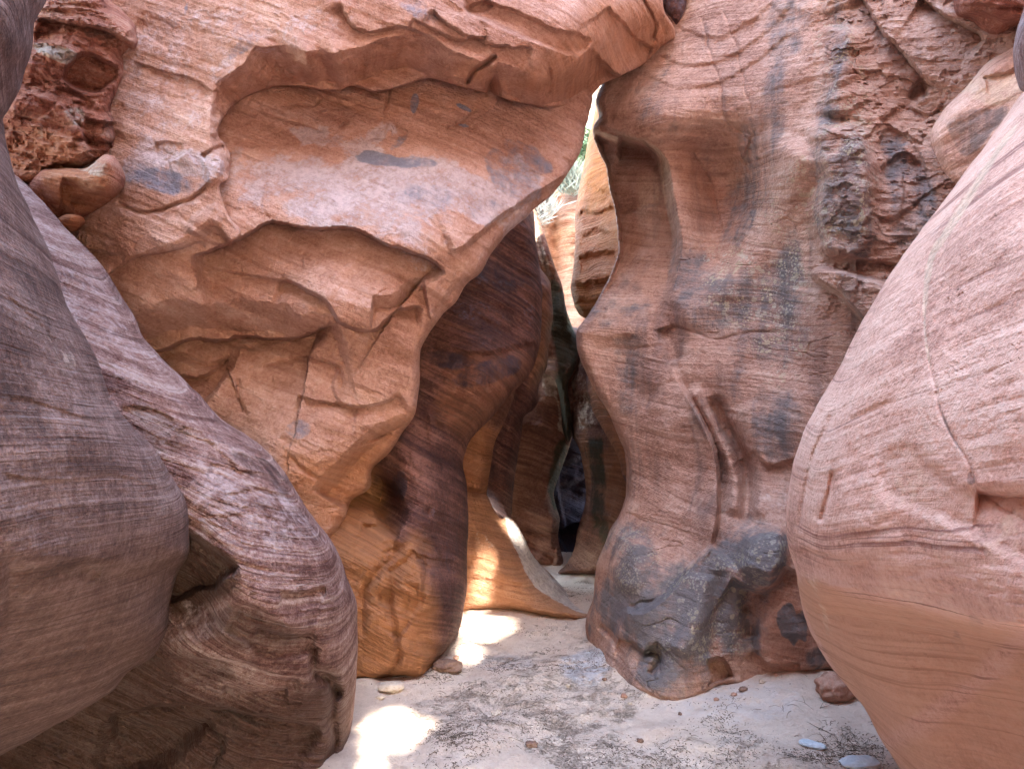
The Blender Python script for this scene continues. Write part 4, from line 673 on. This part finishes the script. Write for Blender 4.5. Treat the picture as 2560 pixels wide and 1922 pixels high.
# ------------------------------------------------------------------ sand floor
def floor_z(x, y):
    p = np.column_stack([x, y, np.zeros_like(x)])
    z = .035 * fbm(p * .9, 3, seed=201) + .022 * fbm(p * 3.2, 4, seed=202) + .006 * fbm(p * 16, 3, seed=203)
    z += .05 * np.exp(-(((x - 1.75) / .5) ** 2 + ((y - 4.15) / .45) ** 2))
    base = np.array([[(px - CX) / FPX * Y, Y, 1.] for px, py, Y in [(1480, 1610, 4.75), (1545, 1690, 4.3), (1620, 1740, 4.02), (1666, 1755, 3.95), (1777, 1727, 4.05), (1900, 1705, 4.15), (2033, 1680, 4.2), (2200, 1700, 4.1)]])
    base2 = np.array([[(px - CX) / FPX * Y, Y, 1.] for px, py, Y in [(860, 1720, 4.2), (925, 1708, 4.17), (1000, 1692, 4.17), (1060, 1696, 4.2), (1120, 1625, 4.5), (1160, 1530, 4.75), (1168, 1460, 5.1)]])
    q = np.column_stack([x, y]); m = np.hypot(x - .5, y - 4.3) < 2.5
    for b in (base, base2):
        d, _, _, _, _ = seg_dist(q[m], b, False); z[m] += .035 * np.exp(-d / .10)
    return z - .01
FX = axis(-60, 60, .02, -1.6, 2.6); FY = axis(-40, 70, .02, 2.9, 7.2)
gx, gy = np.meshgrid(FX, FY); x, y = gx.ravel(), gy.ravel()
near = np.exp(-(np.maximum(np.hypot(x * .6, y - 4) - 6, 0) / 6) ** 2)
z = floor_z(x, y) * near
I = np.arange(len(x)).reshape(gx.shape)
FQ = np.column_stack([I[:-1, :-1].ravel(), I[:-1, 1:].ravel(), I[1:, 1:].ravel(), I[1:, :-1].ravel()])
def px_ground(px, py):
    Y = CAMH * FPX / (py - CY); return ((px - CX) / FPX * Y, Y)
pxy = np.column_stack([CX + x / np.maximum(y, .3) * FPX, CY + CAMH / np.maximum(y, .3) * FPX])
N = fbm(np.column_stack([x, y, z]) * 2.2, 4, seed=205); lit = np.zeros(len(x)); pale_grey = np.zeros(len(x))
vis = y > 1.5
for f in (spot(1380, 1780, 300, 150, .9, 5), spot(1480, 1640, 180, 70, .8), spot(1700, 1890, 420, 70, .75), spot(1320, 1600, 200, 50, .6), spot(1130, 1850, 90, 110, .5), spot(1400, 1470, 110, 40, .7), spot(2080, 1870, 130, 60, .6), spot(1950, 1780, 200, 24, .4), spot(1230, 1690, 120, 40, .5)):
    lit[vis] = np.maximum(lit[vis], f(pxy[vis], N[vis]))
for f in (spot(1470, 1665, 46, 40, .9, 0, .5), spot(1240, 1650, 60, 26, .4), spot(1800, 1760, 200, 40, .35)):
    pale_grey[vis] = np.maximum(pale_grey[vis], f(pxy[vis], N[vis]))
n = NT('sand'); c = n.coord()
bl = n.noise(c, 3.0, 6, .6); fi = n.noise(c, 90, 4, .7); md = n.noise(c, 16, 5, .65)
f = n.math('ADD', n.math('MULTIPLY', bl, .4), n.math('ADD', n.math('MULTIPLY', md, .3), n.math('MULTIPLY', fi, .3)))
col = n.ramp(f, [(.3, (.46, .34, .265)), (.5, (.63, .495, .405)), (.72, (.76, .635, .54))])
la_ = n.attr('litter')
lm = n.math('ADD', n.math('MULTIPLY', la_, .34), n.math('ADD', n.math('MULTIPLY', n.noise(c, 9, 6, .75), .8), n.math('MULTIPLY', n.noise(c, 70, 5, .8), .7)))
lm = n.math('MULTIPLY', n.range(lm, 1.04, 1.24), n.range(la_, .03, .3))
col = n.mix(n.math('MULTIPLY', lm, .68), col, n.mix(n.noise(c, 60, 3), (.05, .036, .028), (.17, .115, .085)))
wm = n.math('MULTIPLY', n.attr('pale_grey'), n.range(n.noise(c, 14, 4, .7), .35, .55))
col = n.mix(wm, col, (.58, .55, .56))  # shifts the sand to pale grey in broken patches
n.put(n.b.inputs['Base Color'], col); n.b.inputs['Roughness'].default_value = .95
h = n.math('ADD', n.math('MULTIPLY', md, 1.0), n.math('ADD', n.math('MULTIPLY', fi, .5), n.math('MULTIPLY', lm, .5)))
n.put(n.b.inputs['Normal'], n.bump(h, .03, .8))
M_sand = n.m
sand = link('sand', make_mesh('sand', np.column_stack([x, y, z]), FQ, M_sand, dict(litter=lit, pale_grey=pale_grey)), loc=None)
tag(sand, 'pale pink sand floor strewn with dark plant litter', 'sand', kind='structure')
def gz(x, y): return float(floor_z(np.array([x], float), np.array([y], float))[0])

# ------------------------------------------------------------------ loose stones
import bmesh
def stone_mat(name, a, b):
    n = NT(name); c = n.coord()
    col = n.mix(n.range(n.math('ADD', n.math('MULTIPLY', n.noise(c, 18, 5, .65), .6), n.math('MULTIPLY', n.noise(c, 90, 3, .6), .4)), .35, .65), a, b)
    n.put(n.b.inputs['Base Color'], col); n.b.inputs['Roughness'].default_value = .75
    n.put(n.b.inputs['Normal'], n.bump(n.noise(c, 60, 4), .004, .6)); return n.m
def stone(px, py, sx, sy, sz, mat, label, rot=0, seed=0, sink=.3, chunky=.12):
    X, Y = px_ground(px, py)
    bm = bmesh.new(); bmesh.ops.create_icosphere(bm, subdivisions=5, radius=1)
    v = np.array([q.co[:] for q in bm.verts])
    v = np.sign(v) * np.abs(v) ** .85
    v *= (1 + chunky * fbm(v * 1.1, 3, seed=seed) + chunky * .6 * facets(1.3, 1.0, seed=seed + 1)(None, v))[:, None]
    v *= np.array([sx, sy, sz])
    r = math.radians(rot); v = np.column_stack([v[:, 0] * math.cos(r) - v[:, 1] * math.sin(r), v[:, 0] * math.sin(r) + v[:, 1] * math.cos(r), v[:, 2]])
    for q, w in zip(bm.verts, v): q.co = w
    me = bpy.data.meshes.new('stone'); bm.to_mesh(me); bm.free(); me.materials.append(mat)
    me.polygons.foreach_set('use_smooth', np.full(len(me.polygons), True))
    o = bpy.data.objects.new('stone', me); COL.objects.link(o); o.location = (X, Y, gz(X, Y) + sz * (1 - sink)); return tag(o, label, 'stone')
M_st1 = stone_mat('cobble', (.44, .34, .26), (.62, .52, .42)); M_st2 = stone_mat('blue_stone', (.42, .48, .54), (.60, .66, .70)); M_st3 = stone_mat('red_stone', (.30, .15, .10), (.45, .27, .20)); M_st4 = stone_mat('dark_stone', (.14, .08, .06), (.26, .16, .12))
stone(978, 1719, .066, .05, .024, M_st1, 'flat pale tan cobble on the sand at the foot of the dark pillar', 5, 1)
stone(2030, 1852, .058, .03, .012, M_st2, 'thin pale blue stone chip lying on the sand near the pink boulder', -35, 2)
stone(2150, 1908, .085, .05, .022, M_st2, 'flat oval pale blue stone at the bottom edge beside the pink boulder', 10, 3)
stone(2095, 1742, .115, .08, .075, M_st3, 'squat pinkish red rock half buried in sand beside the pink boulder', 20, 4, .35, .2)
stone(1115, 1672, .085, .06, .035, M_st4, 'dark brown rock chunk in shadow at the right foot of the pillar', 15, 5, .3, .25)

bits = [(1835, 1742), (1858, 1735), (1905, 1722), (1940, 1712), (1700, 1778), (1575, 1750), (1560, 1735), (1512, 1700), (950, 1738), (1140, 1640), (1330, 1850), (1240, 1770), (1790, 1755), (1600, 1840), (1420, 1710)]
for i, (px, py) in enumerate(bits):
    k = random.uniform(.6, 1.5)
    o = stone(px, py, .018 * k, .014 * k, .010 * k, (M_st3, M_st4, M_st1)[i % 3], 'small broken rock chip lying on the sand near the foot of the walls', random.uniform(0, 180), 20 + i, .3, .28); o['group'] = 'small rock chips on the sand'

# ------------------------------------------------------------------ plant litter and twigs
tw = NT('twig'); tw.put(tw.b.inputs['Base Color'], tw.mix(tw.noise(tw.coord(), 6, 2), (.05, .036, .028), (.24, .17, .125))); tw.b.inputs['Roughness'].default_value = .9
def sticks(count, place, lmin, lmax, rmin, rmax, lift=.0):
    V, F = [], []
    for _ in range(count):
        x0, y0 = place(); a = random.uniform(0, 2 * math.pi); L = random.uniform(lmin, lmax) * random.uniform(.5, 1); r = random.uniform(rmin, rmax); k = random.uniform(-.5, .5)
        m = 4; base = len(V); up = random.uniform(0, lift)
        for i in range(m):
            t = i / (m - 1); aa = a + k * t; px = x0 + math.cos(aa) * L * t; py = y0 + math.sin(aa) * L * t; pz = r * .6 + up * math.sin(t * 3.1)
            nx, ny = -math.sin(aa), math.cos(aa); rr = r * (1 - .5 * t)
            for (u, w) in ((1, 0), (0, 1), (-1, 0), (0, -1)): V.append([px + nx * u * rr, py + ny * u * rr, pz + w * rr])
        for i in range(m - 1):
            for j in range(4):
                F.append([base + i * 4 + j, base + i * 4 + (j + 1) % 4, base + (i + 1) * 4 + (j + 1) % 4, base + (i + 1) * 4 + j])
    V = np.array(V); V[:, 2] += floor_z(V[:, 0], V[:, 1]); return V, np.array(F)
pool = [(1380, 1780, 300, 120), (1480, 1650, 170, 70), (1700, 1880, 400, 60), (1320, 1600, 190, 50), (1130, 1850, 80, 90), (2080, 1870, 130, 60), (1900, 1790, 220, 40), (1400, 1470, 90, 30), (1180, 1690, 120, 30)]
def place():
    while True:
        cx, cy, rx, ry = random.choice(pool); px = random.gauss(cx, rx * .6); py = random.gauss(cy, ry * .6)
        if py > 1440 and py < 2000: 
            X, Y = px_ground(px, py)
            return X, Y
def clumpy():
    while True:
        X, Y = place()
        if fbm(np.array([[X * 3.2, Y * 3.2, .5]]), 3, seed=401)[0] > random.uniform(-.25, .45): return X, Y
V, F = sticks(2600, clumpy, .006, .045, .0005, .0016, .005)
v, f = sticks(90, clumpy, .04, .12, .0006, .0015, .008); F = np.vstack([F, f + len(V)]); V = np.vstack([V, v])
# crumbs of bark and leaf
cv, cf = [], []
for _ in range(5200):
    X, Y = clumpy(); r0 = random.uniform(.0015, .0055); a0 = random.uniform(0, 6.28); b = len(cv); t1 = random.uniform(-.6, .6); el = random.uniform(.4, 1)
    for k in range(4): cv.append([X + math.cos(a0 + k * 1.57) * r0 * (1 if k % 2 else el) * random.uniform(.6, 1.2), Y + math.sin(a0 + k * 1.57) * r0 * (1 if k % 2 else el), .0015 + t1 * r0 * math.cos(k * 1.57) * .5])
    cv.append([X, Y, .001 + r0 * .6])
    for k in range(4): cf.append([b + k, b + (k + 1) % 4, b + 4, b + 4])
cv = np.array(cv); cv[:, 2] += floor_z(cv[:, 0], cv[:, 1])
crumbs = (cv, [q[:3] for q in cf])
def tangle(px, py, rx, ry, cnt):
    global V, F
    X, Y = px_ground(px, py)
    v, f = sticks(cnt, lambda: (random.gauss(X, rx), random.gauss(Y, ry)), .05, .15, .0006, .0016, .03)
    F = np.vstack([F, f + len(V)]); V = np.vstack([V, v])
tangle(2120, 1850, .06, .04, 46); tangle(1960, 1770, .12, .02, 12)
me = bpy.data.meshes.new('plant_litter'); me.from_pydata(np.vstack([V, crumbs[0]]).tolist(), [], F.tolist() + [[k + len(V) for k in q] for q in crumbs[1]]); me.materials.append(tw.m)
lt = link('plant_litter', me); tag(lt, 'scattered dark twigs and leaf litter on the sand', 'plant litter', kind='stuff')
V, F = [], []

# ------------------------------------------------------------------ plants far up in the gap
def leaf_mat(name, a, b):
    n = NT(name); n.put(n.b.inputs['Base Color'], n.mix(n.noise(n.coord(), 9, 2), a, b)); n.b.inputs['Roughness'].default_value = .7; return n.m
def plant(name, label, cat, base, h, w, cnt, leaf, mat, wood, blades=False):
    root = tag(link(name, None, loc=base), label, cat)
    V, F = [], []
    for _ in range(cnt):
        if blades:
            a = random.uniform(0, 6.28); t = random.uniform(.2, 1); p = np.array([random.gauss(0, w * .4), random.gauss(0, w * .4), random.uniform(-.3, .5) * h]); d = np.array([math.cos(a) * t, math.sin(a) * t, random.uniform(.3, 1.2)]) * leaf * 3
            s = np.cross(d, [random.gauss(0, 1), random.gauss(0, 1), 0]); s = s / (np.linalg.norm(s) + 1e-6) * leaf * .12
        else:
            cl = random.randrange(7); random_c = np.array([math.cos(cl * 2.4) * w * .5, math.sin(cl * 2.4) * w * .5, h * (.45 + .08 * cl)])
            p = random_c + np.array([random.gauss(0, w * .28), random.gauss(0, w * .28), random.gauss(0, h * .12)])
            d = np.array([random.gauss(0, 1), random.gauss(0, 1), random.gauss(0, .7)]); d = d / np.linalg.norm(d) * leaf
            s = np.cross(d, [random.gauss(0, 1), random.gauss(0, 1), 1]); s = s / (np.linalg.norm(s) + 1e-6) * leaf * .4
        b = len(V); V += [p, p + d * .5 + s, p + d, p + d * .5 - s]; F.append([b, b + 1, b + 2, b + 3])
    me = make_mesh('foliage', np.array(V) + np.array(base), np.array(F), mat, smooth=False); link('foliage', me, root)
    V, F = [], []
    for kx in range(6):
        a = kx * 1.05; top = np.array([math.cos(a) * w * .45, math.sin(a) * w * .45, h * .75]) if kx else np.array([0, 0, h * .8])
        for i in range(5):
            t = i / 4; cpt = top * np.array([t ** 1.4, t ** 1.4, t]); r = (.05 if not kx else .028) * h * .5 * (1 - .75 * t)
            for j in range(6): V.append(cpt + np.array([math.cos(j * 1.047) * r, math.sin(j * 1.047) * r, 0]))
        b = len(V) - 30
        for i in range(4):
            for j in range(6): F.append([b + i * 6 + j, b + i * 6 + (j + 1) % 6, b + (i + 1) * 6 + (j + 1) % 6, b + (i + 1) * 6 + j])
    link('trunk' if not blades else 'stem', make_mesh('trunk', np.array(V) + np.array(base), np.array(F), wood), root)
wood = leaf_mat('bark', (.16, .12, .09), (.28, .22, .17))
def at(px, py, Y): return ((px - CX) / FPX * Y, Y, CAMH - (py - CY) / FPX * Y)
plant('tree', 'small green tree in sunlight glimpsed at the top of the gap', 'tree', at(1446, 475, 13.2), .95, .36, 2600, .06, leaf_mat('leaf_green', (.10, .19, .10), (.24, .33, .20)), wood)
plant('shrub', 'pale grey brush hanging over the lit cliff top at the left of the gap', 'shrub', at(1345, 540, 12.0), .5, .26, 900, .10, leaf_mat('leaf_grey', (.30, .31, .28), (.55, .55, .50)), wood, True)
plant('shrub', 'grey green brush on the lit cliff top below the small tree', 'shrub', at(1425, 470, 12.3), .4, .22, 900, .09, leaf_mat('leaf_sage', (.24, .29, .24), (.42, .46, .40)), wood, True)

# ------------------------------------------------------------------ sun, sky, unseen side walls, and an added back wall shaping the sunlight
EL, AZ = math.radians(42), math.radians(12)
SV = np.array([math.sin(AZ) * math.cos(EL), -math.cos(AZ) * math.cos(EL), math.sin(EL)])
def notch(pts, ywall):
    out = []
    for px, py, Y in pts:
        if Y is None: X, Y = px_ground(px, py); p = np.array([X, Y, 0.])
        else: p = np.array(at(px, py, Y))
        t = (ywall - p[1]) / SV[1]; q = p + SV * t; out.append((q[0], q[2]))
    return out
holes_px = [[(905, 1800, None), (925, 1795, None), (965, 1775, None), (1005, 1772, None), (1030, 1790, None), (1062, 1800, None), (1050, 1835, None), (1030, 1860, None), (1010, 1885, None), (960, 1880, None), (935, 1900, None), (950, 1925, None), (930, 1990, None), (900, 1990, None)],
  [(1150, 1655, None), (1180, 1640, None), (1190, 1620, None), (1165, 1600, None), (1190, 1590, None), (1230, 1595, None), (1285, 1570, None), (1262, 1560, None), (1290, 1548, None), (1240, 1540, None), (1200, 1530, None), (1165, 1528, None), (1160, 1560, None)],
  [(1182, 1485, 5.4), (1200, 1410, 5.45), (1214, 1350, 5.5), (1230, 1335, 5.55), (1222, 1400, 5.45), (1226, 1470, 5.4), (1206, 1490, 5.4)],
  [(1225, 1260, 5.75), (1250, 1285, 5.8), (1285, 1290, 5.85), (1300, 1350, 5.85), (1305, 1385, 5.8), (1285, 1365, 5.8), (1262, 1310, 5.8)]]
def sun_block_wall(y0, thick):  # added wall, out of view, blocking the sun except through its holes
    Vs, Fs = [], []
    H = [notch(h, y0) for h in holes_px]
    A = np.array([p for h in H for p in h]); lo = A.min(0) - .2; hi = A.max(0) + .2
    xs = axis(-16, 16, .03, lo[0], hi[0]); zs = axis(-.5, 26.0, .03, lo[1], hi[1])
    gx, gz_ = np.meshgrid(xs, zs); q = np.column_stack([gx.ravel(), gz_.ravel()]); nx, nz = len(xs), len(zs)
    for li, yy in enumerate((y0, y0 - thick)):
        Hl = [catmull(notch(h, yy), True, 3) for h in holes_px]
        cq = np.column_stack([(gx[:-1, :-1] + gx[1:, 1:]).ravel() / 2, (gz_[:-1, :-1] + gz_[1:, 1:]).ravel() / 2])
        open_ = np.zeros(len(cq), bool)
        qq = cq + .05 * np.column_stack([fbm(np.column_stack([cq, np.zeros(len(cq))]) * 4, 3, seed=301), fbm(np.column_stack([cq, np.zeros(len(cq))]) * 4, 3, seed=302)])
        for h in Hl: open_ |= inside(qq, h)
        open_ |= cq[:, 1] + .4 * (qq[:, 1] - cq[:, 1]) > 15.6 - 1.7 * np.exp(-((cq[:, 0] - 2.85) / .22) ** 4) + 10.4 * sstep((cq[:, 0] - 3.5) / .5) * sstep((8.5 - cq[:, 0]) / 2)  # top edge raised to shade the far cliff, notched to light the slot
        open_ |= inside(cq + .5 * (qq - cq), catmull([(.8, -2), (.9, 1.4), (1.4, 2.5), (2.2, 3.1), (3.5, 3.0), (4.5, 2.3), (4.9, 0), (4.9, -2)], True, 4))   # opening added so sunlit ground behind the viewer bounces light in
        I = np.arange(nx * nz).reshape(nz, nx) + li * nx * nz
        F = np.column_stack([I[:-1, :-1].ravel(), I[:-1, 1:].ravel(), I[1:, 1:].ravel(), I[1:, :-1].ravel()])[~open_]
        Fs.append(F if li else F[:, ::-1])
        Y = yy + .12 * fbm(np.column_stack([q, np.zeros(len(q))]) * .8, 3, seed=303)
        Vs.append(np.column_stack([q[:, 0], Y, q[:, 1]]))
    return make_mesh('unseen_wall', np.vstack(Vs), np.vstack(Fs), M_face)
tag(link('unseen_wall', sun_block_wall(-6.0, .25)), kind='structure')
def side_wall(pts, h, t=1.2):
    bm = bmesh.new(); m = 40
    P = catmull([(p[0] * 100, p[1] * 100) for p in pts], False, 8)[:, :2] / 100
    V = []; F = []
    zz = np.linspace(-.3, h, m)
    for i, (px, py) in enumerate(P):
        for k in zz: V.append([px, py, k])
    V = np.array(V); d = .35 * fbm(V * .7, 4, seed=310); V[:, 0] += d; V[:, 1] += d * .5
    n0 = len(V); cen = np.array([0, 1.0]); out = V.copy(); dv = out[:, :2] - cen; out[:, :2] += dv / np.linalg.norm(dv, axis=1)[:, None] * t
    V = np.vstack([V, out]); I = np.arange(len(P) * m).reshape(len(P), m)
    a = np.column_stack([I[:-1, :-1].ravel(), I[1:, :-1].ravel(), I[1:, 1:].ravel(), I[:-1, 1:].ravel()])
    capt = np.column_stack([I[:-1, -1], I[1:, -1], I[1:, -1] + n0, I[:-1, -1] + n0])
    e0 = np.column_stack([I[0, :-1], I[0, 1:], I[0, 1:] + n0, I[0, :-1] + n0]); e1 = np.column_stack([I[-1, :-1], I[-1, 1:], I[-1, 1:] + n0, I[-1, :-1] + n0])
    return make_mesh('unseen_wall', V, np.vstack([a, a[:, ::-1] + n0, capt, e0[:, ::-1], e1]), M_face)
tag(link('unseen_wall', side_wall([(-2.6, 2.2), (-3.2, .5), (-3.6, -2), (-4.2, -4), (-4.5, -6)], 8.0)), kind='structure')
tag(link('unseen_wall', side_wall([(3.4, 2.2), (3.6, .5), (3.8, -2), (4.4, -4), (4.8, -6)], 8.0)), kind='structure')

w = bpy.data.worlds.new('World'); S.world = w; w.use_nodes = True
nt = w.node_tree; bg = nt.nodes['Background']; sky = nt.nodes.new('ShaderNodeTexSky'); sky.sky_type = 'NISHITA'; sky.sun_disc = False
sky.sun_elevation = EL; sky.sun_rotation = math.radians(180) - AZ; sky.air_density = 2.0; sky.dust_density = 4.0; sky.ozone_density = .3; sky.altitude = 1500
nt.links.new(sky.outputs[0], bg.inputs[0]); bg.inputs[1].default_value = .15
sun = bpy.data.lights.new('sun', 'SUN'); sun.energy = 4.5; sun.angle = math.radians(.55); sun.color = (1, .93, .82)
so = bpy.data.objects.new('sun', sun); COL.objects.link(so); so.rotation_euler = Vector(-SV).to_track_quat('-Z', 'Y').to_euler()

cam = bpy.data.cameras.new('camera'); co = bpy.data.objects.new('camera', cam); COL.objects.link(co); S.camera = co
cam.sensor_fit = 'HORIZONTAL'; cam.sensor_width = 36; cam.lens = 36 * FPX / 2560; cam.clip_start = .05; cam.clip_end = 500
co.location = (0, 0, CAMH); co.rotation_euler = (math.radians(90), 0, 0)
cam.dof.use_dof = True; cam.dof.focus_distance = 4.6; cam.dof.aperture_fstop = 16
S.view_settings.view_transform = 'Standard'; S.view_settings.look = 'None'; S.view_settings.exposure = EXPO; S.view_settings.gamma = 1
S.cycles.max_bounces = 10; S.cycles.diffuse_bounces = 6; S.cycles.use_denoising = True; S.cycles.sample_clamp_indirect = 12
